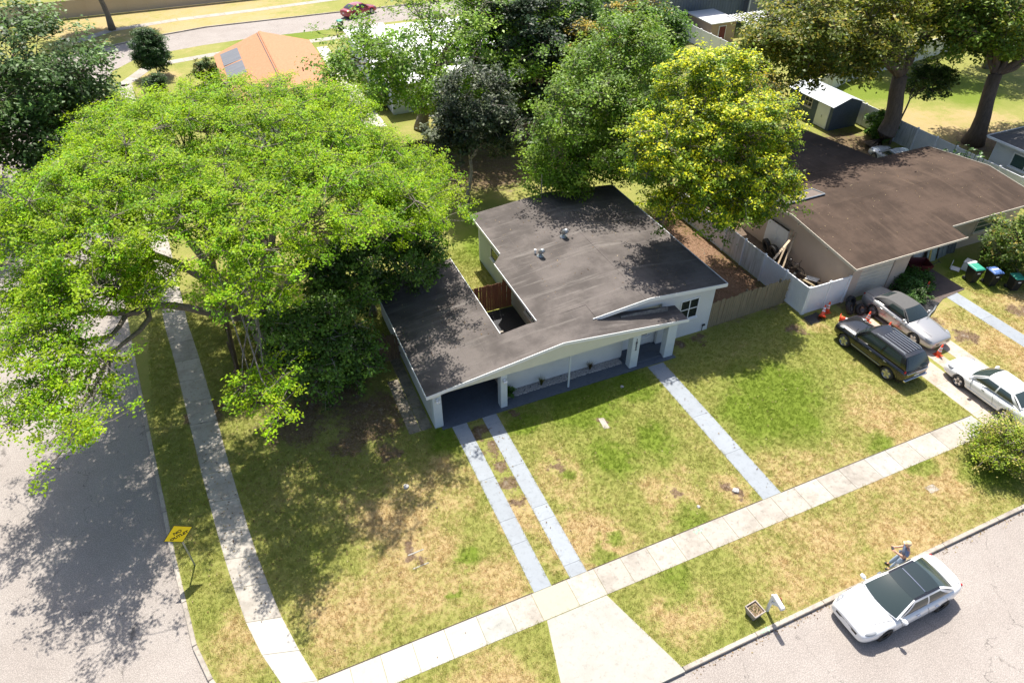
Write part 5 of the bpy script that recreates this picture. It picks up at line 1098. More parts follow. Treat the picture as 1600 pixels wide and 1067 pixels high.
BX = thing('cardboard_box', 'flattened orange-brown cardboard box on the planting bed', 'box', (34.0, 20.75, 0), R(12)); MB().box(-.55, .55, -.3, .3, .02, .16).build('carton', mat('cardboard', (.45, .24, .09), .85, var=.25, scale=4), BX, local=True, bevel=.02); MB().box(-.56, -.2, -.3, .3, .161, .19).box(.15, .56, -.3, .3, .161, .185).build('flap', mat('cardboard_flap', (.50, .30, .13), .85), BX, local=True)
BT = thing('black_tarp', 'black plastic sheet crumpled beside the white vinyl gate', 'tarpaulin', (27.75, 21.15, 0), R(8)); MB().add([(-.6, -.35, .01), (.0, -.42, .05), (.55, -.3, .01), (.6, .3, .03), (.1, .2, .12), (-.5, .32, .06)], [(0, 1, 4, 5), (1, 2, 3, 4)]).build('sheet', M_BLKPL, BT, local=True)
OP = thing('plywood_sheet', 'pale plywood sheet on the ground near the black wagon', 'board', (28.9, 19.85, 0), R(30)); MB().box(-.7, .7, -.45, .45, .02, .045).build('board', M_WOODP, OP, local=True); MB().box(-.3, .1, -.45, -.1, .046, .06).build('patch', M_ORANGE, OP, local=True)
# stones and utility cover on the lawns
def stone(label, x, y, r, seed):
    rs_ = np.random.default_rng(seed); bm = bmesh.new(); bmesh.ops.create_icosphere(bm, subdivisions=2, radius=r)
    for v_ in bm.verts: v_.co *= 1 + rs_.uniform(-.22, .22); v_.co.z *= .6
    me = bpy.data.meshes.new('stone'); bm.to_mesh(me); bm.free(); me.materials.append(M_STONE); o = bpy.data.objects.new('stone', me); COL.objects.link(o); o.location = (x, y, r * .25); tag(o, label, 'stone')
stone('pale stone on bare patch near the front walk end', 16.15, 13.05, .14, 1); stone('small white stone in the grass before the porch', 14.95, 20.6, .09, 2); stone('small pale stone near the main sidewalk on the middle lawn', 14.2, 13.0, .08, 3)
stone('white stone lying in the shade left of the driveway strips', 3.2, 18.9, .12, 4)
struct('utility_cover', MB().prism([(12.72, 18.45), (13.0, 18.4), (13.06, 19.1), (12.8, 19.15)], -.02, .015), M_CONC)
struct('utility_cover', MB().prism([(23.75, 9.6), (24.25, 9.6), (24.25, 9.95), (23.75, 9.95)], -.02, .012), M_CONC)
for y in (15.6, 14.95):
    struct('utility_cover', MB().prism([(2.3, y), (2.95, y + .03), (2.95, y + .08), (2.3, y + .05)], -.02, .01), M_CONC_GREY)

# ------------------------------------------------------------------ person leaning on the white car
PX, PY = 19.48, 7.52; PR = R(138)
PE = thing('person', 'person in blue-grey shirt and pale jeans leaning on white car holding a controller', 'person', (PX, PY, .012), PR)
def skin(name, verts, edges, rad, m, root=0, sub=1):
    me = bpy.data.meshes.new(name); me.from_pydata(verts, edges, []); o = bpy.data.objects.new(name, me); COL.objects.link(o)
    o.modifiers.new('k', 'SKIN').use_smooth_shade = True; s_ = o.modifiers.new('s', 'SUBSURF'); s_.levels = sub; s_.render_levels = sub
    for i, r in enumerate(rad): me.skin_vertices[0].data[i].radius = (r, r) if isinstance(r, (int, float)) else r
    me.skin_vertices[0].data[root].use_root = True
    dg = bpy.context.evaluated_depsgraph_get(); me2 = bpy.data.meshes.new_from_object(o.evaluated_get(dg)); bpy.data.objects.remove(o)
    me2.materials.clear(); me2.materials.append(m); me2.polygons.foreach_set('use_smooth', [True] * len(me2.polygons)); n = bpy.data.objects.new(name, me2); COL.objects.link(n); n.parent = PE; return n
pv_ = [(0, 0, .93), (.0, 0, 1.12), (.02, 0, 1.32), (.05, 0, 1.45), (.09, 0, 1.55), (.11, 0, 1.64), (.10, 0, 1.72)]; pe = [(i, i + 1) for i in range(6)]; pr = [(.12, .15), (.11, .14), (.11, .17), .055, .085, .095, .07]
nz = len(pv_); pv_ += [(.20, 0, 1.60)]; pe += [(5, nz)]; pr += [.02]
for s in (-1, 1):
    k = len(pv_); pv_ += [(.02, s * .19, 1.39), (.06, s * .27, 1.14), (.30, s * .15, 1.13), (.38, s * .11, 1.15), (.44, s * .09, 1.16)]; pr += [.068, .052, .044, .036, .036]; pe += [(2, k), (k, k + 1), (k + 1, k + 2), (k + 2, k + 3), (k + 3, k + 4)]
    for j, (dy, dz, ln) in enumerate(((.032, .012, .055), (.012, .018, .065), (-.010, .016, .062), (-.030, .008, .05))):
        b = len(pv_); y0 = s * .09 + s * dy; pv_ += [(.47, y0, 1.16 + dz), (.47 + ln * .7, y0 - s * .012, 1.155 + dz), (.47 + ln * .8, y0 - s * .035, 1.135 + dz)]; pr += [.010, .009, .008]; pe += [(k + 4, b), (b, b + 1), (b + 1, b + 2)]
    b = len(pv_); pv_ += [(.42, s * .055, 1.185), (.46, s * .035, 1.205)]; pr += [.012, .010]; pe += [(k + 3, b), (b, b + 1)]
    h = len(pv_); pv_ += [(.02, s * .10, .86), (.15, s * .11, .47), (.24, s * .12, .09), (.34, s * .13, .04)]; pr += [.09, .062, .042, .035]; pe += [(0, h), (h, h + 1), (h + 1, h + 2), (h + 2, h + 3)]
    e_ = len(pv_); pv_ += [(.09, s * .10, 1.62)]; pr += [.018]; pe += [(5, e_)]
skin('body', pv_, pe, pr, M_SKIN)
skin('shirt', [(0, 0, .90), (0, 0, 1.10), (.02, 0, 1.30), (.04, 0, 1.43), (.02, .19, 1.38), (.05, .25, 1.20), (.02, -.19, 1.38), (.05, -.25, 1.20)], [(0, 1), (1, 2), (2, 3), (2, 4), (4, 5), (2, 6), (6, 7)], [(.15, .19), (.145, .18), (.135, .19), .075, .085, .075, .085, .075], M_SHIRT)
skin('trousers', [(0, 0, .95), (.02, .10, .84), (.15, .11, .47), (.23, .12, .12), (.02, -.10, .84), (.15, -.11, .47), (.23, -.12, .12)], [(0, 1), (1, 2), (2, 3), (0, 4), (4, 5), (5, 6)], [(.135, .16), .115, .082, .068, .115, .082, .068], M_JEANS)
for s in (-1, 1): skin('shoe', [(.21, s * .12, .05), (.31, s * .13, .045), (.40, s * .135, .04)], [(0, 1), (1, 2)], [.055, .05, .04], M_BLKPL)
MB().lathe([(.115, 0), (.112, .04), (.085, .085), (.0, .105)], 16, 'z', (.10, 0, 1.67)).build('cap', M_CAPCOL, PE, smooth=True, local=True)
MB().prism([(.18, -.08), (.27, -.05), (.29, 0), (.27, .05), (.18, .08)], 1.665, 1.68).build('cap_brim', M_CAPCOL, PE, local=True)
skin('beard', [(.16, -.05, 1.55), (.19, 0, 1.53), (.16, .05, 1.55), (.15, 0, 1.50)], [(0, 1), (1, 2), (1, 3)], [.03, .035, .03, .03], M_BEARD)
MB().box(.188, .20, -.055, -.018, 1.635, 1.655).box(.188, .20, .018, .055, 1.635, 1.655).build('glasses', M_BLACK, PE, local=True)
RC = thing('remote_controller', 'small dark remote controller held in both hands of the person', 'controller', (PX + math.cos(PR) * .47, PY + math.sin(PR) * .47, 1.17), PR)
MB().box(-.05, .05, -.085, .085, 0, .035).build('case', M_BLKPL, RC, local=True, bevel=.01); MB().tube([(.04, -.05, .03), (.09, -.05, .10)], .006, 5).tube([(.04, .05, .03), (.09, .05, .10)], .006, 5).build('antenna', M_BLKPL, RC, local=True)

# ------------------------------------------------------------------ trees and shrubs
def keep1(p):
    x, y, z = p
    if -5.6 < x < -2.9 and z > 8.3 and y < 24.6: return False
    if x > 1.0: return y > 24.6 + (9 - z) * 1.45
    if x > -4.4: return y > 21.6 + (9 - z) * 1.45 or (abs(x + 1.1) < 1.1 and abs(y - 19.6) < 1.3 and z < 7.4)
    if x > -6.2: return y > 24.2 + (9 - z) * .5
    return True
tree('spreading_tree', 'huge bright green spreading tree over the corner lawn and side street', (-.75, 29.2, 0), (-1.15, 30.0, 2.7), .48,
     [(-.4, 30.2, 7.4, 9.0, 9.6, 4.7), (1.5, 25.5, 8.8, 6.0, 4.6, 2.9), (-7.0, 26.0, 6.6, 4.0, 4.4, 1.9), (-6.4, 30, 9.0, 3.2, 4.6, 2.3), (6.6, 30.5, 6.9, 3.4, 4.4, 2.4), (.8, 37, 8.2, 7.0, 6.2, 3.2), (-3.2, 38, 8.6, 4.4, 5, 2.4), (-1.1, 19.7, 6.6, 1.0, 1.1, .6), (-8.8, 22.6, 6.3, 1.5, 1.3, .8), (-6.9, 21.2, 6.4, 1.2, 1.3, .8)],
     640, 10, 52, .122, [(.14, .255, .006), (.175, .275, .006), (.105, .21, .006), (.21, .29, .007)], 21, bark=M_BARK, limbs=9, dome=-.05, inner=.20, clump_r=1.05, keep=keep1, tips=(.35, [(.225, .305, .007)]), limb_bias=.6, flat=.5, sig=.16, lm=M_LEAFB, shell=.92)
tree('oak_tree', 'dark green oak filling the top left corner over the road', (-19.2, 57, 0), (-18.2, 57, 3.5), .45,
     [(-14.0, 57, 8.0, 7.6, 6.0, 4.0), (-18, 51, 8, 5.5, 5, 3.6), (-9.8, 57.5, 6.5, 3.2, 3.4, 2.6), (-11.5, 52.6, 5.0, 3.0, 2.5, 2.0)], 210, 6, 46, .30, [(.040, .082, .016), (.06, .115, .024), (.03, .06, .013), (.085, .14, .035)], 22, bark=M_BARKD, limbs=7, clump_r=1.35, lm=M_LEAFG, inner=.3)
tree('dense_shrub_tree', 'dense dark glossy tree standing before the brown fence, leaves to the ground', (1.4, 26.0, 0), (1.5, 26.1, 1.2), .14,
     [(1.6, 26.0, 2.9, 2.1, 1.7, 2.5), (.4, 26.3, 4.0, 1.6, 1.3, 1.5), (2.7, 26.0, 1.9, .9, .9, 1.4)], 120, 6, 36, .17, [(.045, .095, .012), (.068, .13, .016), (.10, .175, .024), (.034, .07, .01)], 23, bark=M_BARKL, lm=M_LEAFG, clump_r=.62, limbs=5, zmin=.35, inner=.3, up=.5, out=.9)
tree('dense_shrub_tree', 'dark glossy tree behind the carport roof under the big green tree', (5.0, 31.4, 0), (5.2, 31.0, 1.8), .16,
     [(6.5, 29.6, 4.3, 2.4, 1.7, 1.7), (4.4, 29.4, 4.2, 1.9, 1.6, 1.7), (7.9, 30.8, 4.6, 1.5, 1.3, 1.3), (3.2, 30.0, 4.8, 1.6, 1.4, 1.4)], 130, 6, 34, .18, [(.042, .085, .012), (.066, .12, .016), (.10, .17, .024), (.03, .06, .01)], 24, bark=M_BARKL, lm=M_LEAFG, clump_r=.62, limbs=6, zmin=2.4, inner=.3, up=.5, out=.9)
tree('open_tree', 'tall open-crowned green tree with bare limbs before the white house', (15.5, 55.4, 0), (16.6, 54.4, 5.0), .42,
     [(17, 51.5, 8.2, 7.6, 6.0, 4.2), (11, 52, 7.0, 3.6, 4, 2.4), (20, 49, 6.0, 3.4, 3, 2.0), (15.5, 50.5, 4.6, 2.6, 2.2, 1.2), (24.0, 55, 9.5, 4.5, 4, 3.0)], 165, 5, 42, .27, [(.11, .20, .014), (.145, .235, .016), (.08, .155, .014), (.17, .25, .025)], 25, limbs=8, clump_r=1.2, inner=.4, limb_bias=.62)
tree('dark_leaf_tree', 'small thin-trunked tree with near-black glossy leaves in the back yard', (14.4, 41.3, 0), (14.9, 41.6, 3.2), .13,
     [(15.6, 42.2, 6.3, 2.7, 2.3, 3.0), (13.9, 42.0, 5.0, 1.5, 1.4, 1.6), (17.0, 42.0, 4.9, 1.4, 1.4, 1.5)], 95, 6, 36, .22, [(.024, .038, .014), (.034, .052, .018), (.09, .105, .06), (.018, .028, .012)], 26, bark=M_BARKL, lm=M_LEAFG, clump_r=.8, limbs=5, inner=.35)  # the palest leaf tint paints in glossy highlights
tree('evergreen_tree', 'very dark evergreen mass above the rear brown fence', (23.0, 50.6, 0), (23.0, 50.6, 3.0), .3,
     [(22.6, 50.8, 6.2, 3.2, 3, 5.4), (26.0, 52.5, 5.5, 3, 2.6, 4.8), (20.8, 52.5, 8.0, 2.6, 2.6, 3.5)], 130, 6, 36, .30, [(.012, .026, .010), (.02, .04, .014), (.03, .055, .02)], 27, bark=M_BARKD, clump_r=1.1, limbs=6, zmin=1.2, lm=M_LEAFG)
tree('green_tree', 'rounded mid-green tree rising behind the main roof ridge', (21.5, 38.8, 0), (21.5, 38.4, 3.0), .30,
     [(20.3, 34.9, 6.9, 3.8, 3.0, 3.6), (23.4, 37.4, 8.8, 3.8, 3.2, 3.6), (22.6, 34.8, 6.2, 3.0, 2.2, 3.0), (18.4, 35.6, 4.6, 2.1, 1.8, 2.0)], 200, 7, 44, .19, [(.095, .17, .010), (.125, .20, .014), (.07, .135, .010), (.155, .22, .025)], 28, clump_r=.9, limbs=7, zmin=3.2, inner=.25)
tree('yellow_tree', 'yellow-green flowering tree crowding between white house and tan house', (24.1, 32.6, 0), (24.0, 30.6, 4.0), .26,
     [(20.2, 27.0, 9.2, 1.7, 1.6, 2.2), (20.4, 25.6, 7.6, 1.5, 1.3, 1.9), (22.4, 28.6, 10.6, 1.9, 1.7, 2.4), (23.3, 26.0, 8.9, 1.8, 1.6, 2.4), (26.0, 26.6, 8.7, 1.7, 1.6, 2.3), (22.2, 24.4, 7.1, 1.5, 1.2, 1.6), (24.9, 24.7, 7.1, 1.6, 1.2, 1.7), (24.8, 29.4, 10.4, 1.9, 1.7, 2.3), (27.0, 28.2, 7.6, 1.5, 1.5, 2.0), (21.8, 27.4, 7.0, 1.8, 1.6, 1.7), (26.6, 30.6, 9.0, 1.6, 1.6, 2.1)], 270, 8, 42, .165, [(.085, .15, .008), (.12, .185, .010), (.06, .11, .008), (.16, .22, .010)], 29, clump_r=.75, limbs=10, zmin=4.9, inner=.12, shell=.9, tips=(.62, [(.52, .48, .012), (.42, .42, .012), (.30, .35, .012)]), sig=.24)
tree('tall_tree', 'tall brownish-green tree with thick scarred trunk behind the tan house', (48.4, 36.9, 0), (48.9, 37.3, 5.6), .62,
     [(42.0, 38, 9.8, 6.0, 4.2, 3.2), (48, 40, 11.5, 6, 5, 3.2), (37.8, 37.4, 9.6, 3.8, 3.6, 3.0), (53.0, 39.5, 11, 5, 4, 3), (41.0, 37.0, 8.0, 3.0, 2.2, 1.3)], 230, 6, 40, .28, [(.072, .10, .010), (.10, .125, .012), (.055, .08, .009), (.135, .15, .018)], 30, bark=M_BARKD, clump_r=1.15, limbs=8, inner=.3, tips=(.4, [(.24, .20, .025), (.19, .18, .02)]), limb_bias=.66)
tree('tall_tree', 'tall leafy tree with flared trunk on the sunny back lawn, upper right', (56.5, 34.3, 0), (56.6, 35.0, 5.4), .55,
     [(57.0, 36.2, 10.2, 6.0, 4.6, 3.6), (52.6, 35.8, 9.6, 3.2, 3, 2.4), (62, 36, 9.5, 5, 4.5, 3.6)], 190, 6, 40, .28, [(.075, .125, .012), (.105, .155, .014), (.055, .095, .010)], 31, bark=M_BARKD, clump_r=1.15, limbs=7, inner=.3, tips=(.35, [(.19, .19, .018)]), limb_bias=.66)
tree('small_shoot', 'leafy dark side shoot growing beside the thick scarred trunk', (50.0, 36.9, 0), (50.6, 37.0, 3.6), .07, [(52.4, 37.4, 4.6, 1.8, 1.4, 1.2)], 26, 6, 30, .26, [(.035, .065, .012), (.06, .09, .02)], 32, bark=M_BARKD, clump_r=.7, limbs=3, cat='tree')
BUSH = 'background trees between the houses'
def bush(name, label, x, y, z, r, cols, seed, n=40, leaf=.24, tips=None, base_z=0, lm=None, cat='tree', cr=.8, sub=6, nl=34, **kw):
    return tree(name, label, (x, y, 0), (x, y, max(.25, z - r[2] * .6)), max(.05, r[0] * .045), [(x, y, z, *r)], n, sub, nl, leaf, cols, seed, clump_r=cr, limbs=4, tips=tips, zmin=.2, inner=.3, lm=lm, cat=cat, **kw)
YEL = (.6, [(.36, .25, .03), (.28, .22, .03)]); GRN = [(.075, .145, .018), (.10, .18, .022), (.05, .105, .015)]; YG = [(.09, .13, .012), (.13, .16, .016), (.06, .09, .012)]
bush('golden_tree', 'golden-leaved tree just behind the mid-green tree', 28.4, 50.5, 5.4, (2.6, 2.4, 3.0), [(.09, .09, .015), (.06, .07, .012)], 41, 60, .26, YEL)
bush('golden_tree', 'yellow-tipped tree at the very top left of the grey house', 37.2, 57, 4.8, (3.6, 3.0, 3.6), [(.08, .09, .014), (.05, .06, .012)], 42, 70, .28, YEL)
bush('leafy_tree', 'fresh green tree at the top edge above the dark evergreen', 29.5, 56, 6.8, (4.4, 3.6, 4.0), GRN, 43, 90, .28)
bush('leafy_tree', 'round green tree beside the yellow-tipped one at the top', 33.5, 49.5, 6.0, (3.4, 3.0, 3.6), GRN, 44, 80, .26)
bush('hedge_bush', 'pale yellow-green bush in front of the maroon-doored shed', 42.6, 48.5, 3.0, (3.2, 2.4, 2.4), YG, 45, 60, .24, (.4, [(.22, .22, .03)]), cat='bush')
bush('hedge_bush', 'brownish flowering bush left of the slate blue shed', 40.2, 43.0, 3.0, (2.4, 2.2, 2.4), [(.07, .09, .014), (.05, .06, .012)], 46, 50, .22, YEL, cat='bush')
bush('hedge_bush', 'light green round bush at the base of the yellow-tipped trees', 36.5, 45, 2.4, (2.2, 2.0, 2.0), YG, 47, 40, .22, cat='bush')
bush('leafy_tree', 'green tree hiding the roof of the pale far house', 35.0, 62.5, 4.5, (4.2, 3.0, 3.4), GRN, 48, 70, .3)
bush('leafy_tree', 'dark green tree between the white-roofed house and the evergreen', 26.5, 58.5, 6.0, (3.0, 2.8, 3.8), GRN, 49, 70, .28)
bush('leafy_tree', 'large dark street tree beyond the far road, top left', -9.4, 98, 8.6, (6.0, 4.5, 4.2), [(.03, .06, .018), (.045, .085, .025)], 50, 90, .34, cr=1.2)
bush('leafy_tree', 'dark tree behind the top left oak', -24, 74, 7.0, (6, 6, 4.5), [(.03, .06, .018), (.045, .085, .025)], 51, 90, .34, cr=1.2)
bush('leafy_tree', 'background tree right of the tall grey house', 66, 52, 7.5, (5, 4, 4.5), YG, 52, 80, .32, cr=1.1)
bush('leafy_tree', 'background tree beside the far white fence, upper right', 74, 47, 7.5, (5, 4, 4.5), GRN, 53, 80, .32, cr=1.1)
bush('roadside_bush', 'loose light green bush beside the sidewalk at right edge', 28.0, 9.7, 1.2, (1.55, 1.15, 1.0), [(.15, .215, .014), (.20, .25, .02), (.11, .16, .012), (.28, .25, .07)], 54, 62, .105, (.3, [(.20, .22, .02)]), cat='bush', cr=.5, nl=30)
bush('roadside_bush', 'leafy bush with grey twigs beside the bins at right edge', 42.1, 19.6, 1.9, (1.5, 2.2, 1.9), [(.07, .12, .014), (.10, .15, .02), (.05, .08, .012)], 55, 60, .17, (.2, [(.25, .2, .04)]), cat='bush', cr=.6)
bush('ground_shrub', 'low green shrubs in the planting bed beside the red cart', 35.2, 21.1, .45, (1.15, .7, .45), [(.04, .09, .014), (.06, .13, .02)], 56, 26, .15, cat='shrub', cr=.4)
bush('ground_shrub', 'low dark green shrubs behind the silver convertible', 34.3, 20.3, .3, (.9, .5, .3), [(.03, .065, .012), (.05, .10, .018)], 57, 20, .13, cat='shrub', cr=.35)
bush('clipped_tree', 'dark teardrop-shaped clipped tree on the corner lawn by far street', -4.9, 78.6, 2.55, (1.45, 1.45, 1.9), [(.025, .06, .016), (.04, .085, .022)], 58, 120, .16, cr=.5, lm=None)
bush('garden_shrub', 'small dark round shrub in front of the teardrop tree', -5.15, 74.2, .75, (.75, .75, .7), [(.03, .065, .016), (.045, .085, .022)], 59, 30, .15, cat='shrub', cr=.4)
bush('garden_shrub', 'spiky shrub at the corner of the orange-roofed house', -.3, 74.2, 1.2, (.95, .95, 1.1), [(.05, .09, .02), (.12, .12, .03)], 60, 36, .18, cat='shrub', cr=.45)
bush('garden_shrub', 'green shrub against the white house wall near the patio', 13.4, 62.0, 1.0, (1.0, 1.2, 1.0), GRN, 61, 34, .2, cat='shrub', cr=.5)
bush('garden_shrub', 'climbing leaves beside the thick trunk along the white fence', 50.1, 38.2, 1.1, (.7, 1.2, 1.1), GRN, 62, 26, .22, cat='shrub', cr=.45)
bush('garden_shrub', 'small green plant at the carport column foot', 9.5, 22.25, .28, (.22, .2, .28), [(.04, .09, .014), (.06, .13, .02)], 63, 10, .07, cat='plant', cr=.14)
# big-leaved vine over the brown roof edge
BN = thing('big_leaf_plant', 'broad-leaved climbing plant along the white fence above brown roof', 'plant', (48.6, 28.6, 0))
rnd = random.Random(8); stem = MB(); 
for k in range(22):
    x, y = 48.3 + rnd.uniform(-.5, .6), 27.4 + k * .17 + rnd.uniform(-.2, .2); z = rnd.uniform(2.2, 3.3); a = rnd.uniform(0, 6.28); l = rnd.uniform(.28, .5)
    stem.tube([(x, y, 0), (x + .05, y, z * .6), (x, y, z)], .02, 4)
    d = Vector((math.cos(a), math.sin(a), -.35)) * l; s = Vector((-math.sin(a), math.cos(a), 0)) * l * .42; c = Vector((x, y, z))
    lf = MB().add([c, c + d * .35 + s, c + d * .8 + s * .7, c + d * 1.2, c + d * .8 - s * .7, c + d * .35 - s, c + d * .5 + Vector((0, 0, -.06))], [(0, 1, 6), (1, 2, 6), (2, 3, 6), (3, 4, 6), (4, 5, 6), (5, 0, 6)])
    lf.build('leaf', mat('broad_leaf', (.06, .14, .02), .4, var=.3) if k == 0 else bpy.data.materials['broad_leaf'], BN)
stem.build('stems', bpy.data.materials['broad_leaf'], BN)
# ornamental grasses along the front wall
def grass_clump(label, x, y, h, n, seed, cols):
    T = thing('ornamental_grass', label, 'plant', (x, y, .04)); rs = np.random.default_rng(seed); V = []; F = []
    for i in range(n):
        a = rs.uniform(0, 6.28); l = h * rs.uniform(.6, 1.15); sp = rs.uniform(.15, .6); w = .010; px, py = -math.sin(a) * w, math.cos(a) * w; k = len(V); pts = [(0, 0), (sp * .35 * l, .6 * l), (sp * l, .92 * l)]
        for j, (r_, z_) in enumerate(pts):
            ww = (1, .8, .15)[j]; V += [(r_ * math.cos(a) + px * ww, r_ * math.sin(a) + py * ww, z_), (r_ * math.cos(a) - px * ww, r_ * math.sin(a) - py * ww, z_)]
        F += [(k, k + 1, k + 3, k + 2), (k + 2, k + 3, k + 5, k + 4)]
    tt = np.repeat(pick(cols, n, rs), 6, 0); np_mesh('blades', np.array(V), np.array(F), M_LEAF, T, tt); return T
grass_clump('spiky ornamental grass on pebbles left of the thin porch post', 11.25, 22.25, .55, 110, 1, [(.16, .15, .03), (.09, .11, .02)])
grass_clump('reddish ornamental grass on pebbles right of the thin porch post', 14.05, 22.32, .48, 110, 2, [(.14, .09, .04), (.10, .09, .02)])

# ------------------------------------------------------------------ grass blades on the nearer lawns
rs = np.random.default_rng(77)
NG = 230000
gx_ = rs.uniform(-6.8, 45, NG); gy_ = rs.uniform(7.66, 36, NG)
RSa = np.array(RS); LSa = np.array(LS); BKa = np.array(BLOCK[2:16])
right = np.interp(gy_, RSa[:, 1], RSa[:, 0]); left = np.interp(gy_, LSa[:, 1], LSa[:, 0]); kerbx = np.interp(gy_, BKa[:, 1], BKa[:, 0])
ok = gx_ > kerbx + .05
ok &= ~((gy_ > 12.1) & (gx_ < right + .015) & (gx_ > left - .015)); ok &= ~((gy_ <= 12.5) & (gy_ > 10.95) & (gx_ < -1.9) & (gx_ > -3.2))
def ex(x0, x1, y0, y1):
    global ok; ok &= ~((gx_ > x0) & (gx_ < x1) & (gy_ > y0) & (gy_ < y1))
ex(-2.2, 29.36, 11.07, 12.25); ex(33.6, 60, 11.01, 12.22); ex(6.235, 6.895, 12, 21.6); ex(7.755, 8.415, 12, 21.6); ex(16.965, 17.845, 12, 21.4); ex(5.7, 18.75, 21.36, 23.2); ex(5.4, 9.6, 21.6, 31); ex(9.4, 12.8, 22.5, 29.1)
ex(12.6, 21.7, 22.5, 34.4); ex(4.2, 5.45, 21.7, 27.3); ex(18.0, 21.7, 22.7, 23.5); ex(29.4, 33.3, 7.6, 21.8); ex(36.3, 37.35, 12.2, 19.8); ex(30.2, 46.4, 21.4, 38); ex(34, 38.1, 18.8, 23); ok &= ~((gy_ < 11.05) & (gx_ > np.interp(gy_, [7.5, 11.0], [5.28, 6.13])) & (gx_ < np.interp(gy_, [7.5, 11.0], [9.76, 8.7])))
ex(27.3, 30.4, 21.5, 38); ex(15.9, 16.5, 21.5, 22.1)
bare_p = np.zeros(NG)
for x, y, r in BARE: bare_p = np.maximum(bare_p, np.clip(1.25 - np.hypot(gx_ - x, gy_ - y) / r * .9, 0, 1))
ok &= rs.random(NG) > bare_p * .9
gx_, gy_ = gx_[ok], gy_[ok]; n = len(gx_)
# tuft: a handful of short bent blades
tv, tf = [], []; r2 = random.Random(3)
for i in range(9):
    a = r2.uniform(0, 6.28); ox, oy = r2.uniform(-.055, .055), r2.uniform(-.055, .055); l = r2.uniform(.035, .075); sp = r2.uniform(.2, .9); w = .007; k = len(tv)
    px, py = -math.sin(a) * w, math.cos(a) * w
    tv += [(ox + px, oy + py, -.005), (ox - px, oy - py, -.005), (ox + math.cos(a) * sp * l, oy + math.sin(a) * sp * l, l)]; tf.append((k, k + 1, k + 2))
tm = bpy.data.meshes.new('tuft'); tm.from_pydata(tv, [], tf); tm.materials.append(M_BLADE)
tuft = bpy.data.objects.new('grass_tuft', tm)
gm = bpy.data.meshes.new('grass'); gm.vertices.add(n); gm.vertices.foreach_set('co', np.column_stack([gx_, gy_, np.zeros(n)]).astype(np.float32).ravel())
at = gm.attributes.new('turn', 'FLOAT_VECTOR', 'POINT'); at.data.foreach_set('vector', np.column_stack([rs.normal(0, .12, n), rs.normal(0, .12, n), rs.uniform(0, 6.28, n)]).astype(np.float32).ravel())
at = gm.attributes.new('size', 'FLOAT', 'POINT'); at.data.foreach_set('value', rs.uniform(.65, 1.35, n).astype(np.float32))
gr = bpy.data.objects.new('grass', gm); COL.objects.link(gr); tag(gr, 'short green and straw-coloured lawn grass around the white house', 'grass', None, 'stuff')
ng = bpy.data.node_groups.new('grass_scatter', 'GeometryNodeTree'); ng.interface.new_socket('Geometry', in_out='INPUT', socket_type='NodeSocketGeometry'); ng.interface.new_socket('Geometry', in_out='OUTPUT', socket_type='NodeSocketGeometry')
gi = ng.nodes.new('NodeGroupInput'); go = ng.nodes.new('NodeGroupOutput'); ip = ng.nodes.new('GeometryNodeInstanceOnPoints'); oi = ng.nodes.new('GeometryNodeObjectInfo'); oi.inputs[0].default_value = tuft
a1 = ng.nodes.new('GeometryNodeInputNamedAttribute'); a1.data_type = 'FLOAT_VECTOR'; a1.inputs[0].default_value = 'turn'; a2 = ng.nodes.new('GeometryNodeInputNamedAttribute'); a2.data_type = 'FLOAT'; a2.inputs[0].default_value = 'size'
ng.links.new(gi.outputs[0], ip.inputs['Points']); ng.links.new(oi.outputs['Geometry'], ip.inputs['Instance']); ng.links.new(a1.outputs[0], ip.inputs['Rotation']); ng.links.new(a2.outputs[0], ip.inputs['Scale']); ng.links.new(ip.outputs[0], go.inputs[0])
md = gr.modifiers.new('scatter', 'NODES'); md.node_group = ng

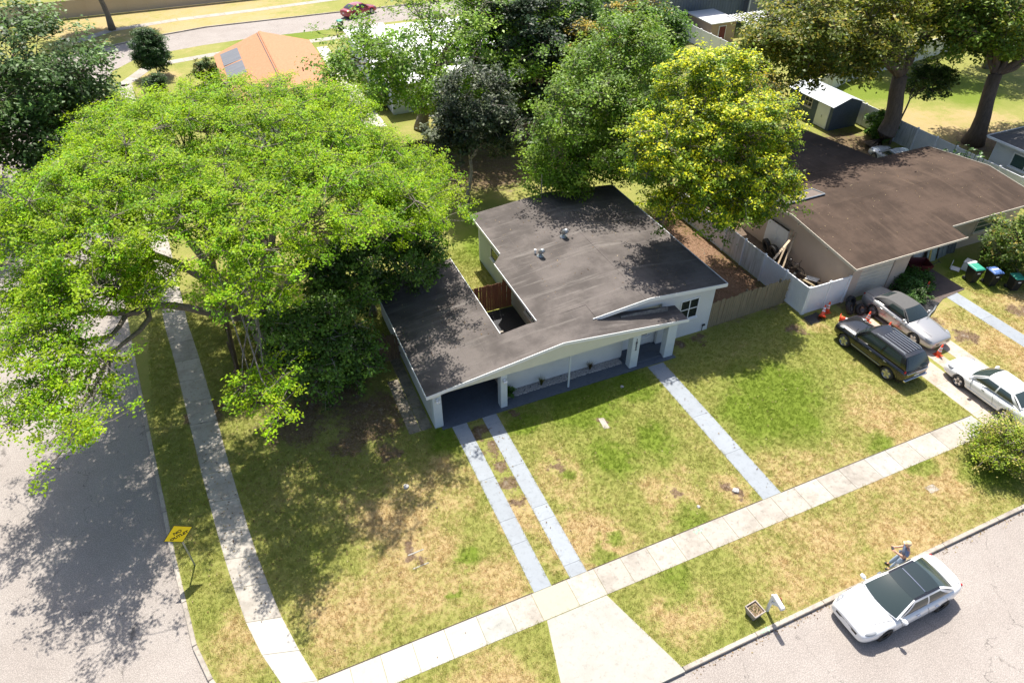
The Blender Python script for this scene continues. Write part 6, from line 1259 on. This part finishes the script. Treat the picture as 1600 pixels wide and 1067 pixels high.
# ------------------------------------------------------------------ fallen leaves under the trees, on roofs and in the gutter
rs = np.random.default_rng(91)
def litter(n, fx, fy, fz):
    x = fx(n); y = fy(n); return np.column_stack([x, y, fz(x, y)])
U = rs.uniform; Nn = rs.normal
parts = [litter(2600, lambda n: Nn(0, 3.2, n), lambda n: Nn(22, 3.2, n), lambda x, y: np.full(len(x), .03)),
         litter(1500, lambda n: U(21.9, 27.1, n), lambda n: U(23.2, 34, n), lambda x, y: np.full(len(x), .03)),
         litter(500, lambda n: U(7, 26, n), lambda n: U(12.5, 21, n), lambda x, y: np.full(len(x), .035)),
         litter(160, lambda n: U(17.4, 21.9, n), lambda n: U(22.8, 34, n), lambda x, y: 3.55 - .092 * np.abs(17.25 - x) + .015),
         litter(90, lambda n: U(12.5, 17, n), lambda n: U(24, 34, n), lambda x, y: 3.55 - .092 * np.abs(17.25 - x) + .015),
         litter(110, lambda n: U(5.4, 9.4, n), lambda n: U(23.8, 30.5, n), lambda x, y: 2.29 + .1327 * (x - 5.2) + .015),
         litter(260, lambda n: U(30.2, 46, n), lambda n: U(22.6, 31, n), lambda x, y: 3.30 - .117 * np.abs(26.6 - y) + .015),
         litter(300, lambda n: U(10, 30, n), lambda n: 7.46 - np.abs(Nn(0, .12, n)), lambda x, y: np.full(len(x), -.105)),
         litter(1500, lambda n: U(14, 26, n), lambda n: U(38, 48.8, n), lambda x, y: np.full(len(x), .03))]
Pn = np.concatenate(parts); inside = (Pn[:, 0] > 5.4) & (Pn[:, 0] < 18.6) & (Pn[:, 1] > 21.3) & (Pn[:, 2] < .5) & (Pn[:, 1] < 34); kx = np.interp(Pn[:, 1], BKa[:, 1], BKa[:, 0])
Pn = Pn[~inside & ~((Pn[:, 2] < .5) & (Pn[:, 2] > 0) & (Pn[:, 0] < kx + .1))]
V, Fc, tt = leaves(Pn, .075, rs, pick([(.22, .13, .06), (.30, .20, .10), (.14, .08, .04), (.40, .31, .17)], len(Pn), rs), up=3.0)
tag(np_mesh('fallen_leaves', V, Fc, M_LEAF, None, tt), 'scattered dry fallen leaves on lawns, roofs and along the gutter', 'leaves', None, 'stuff')
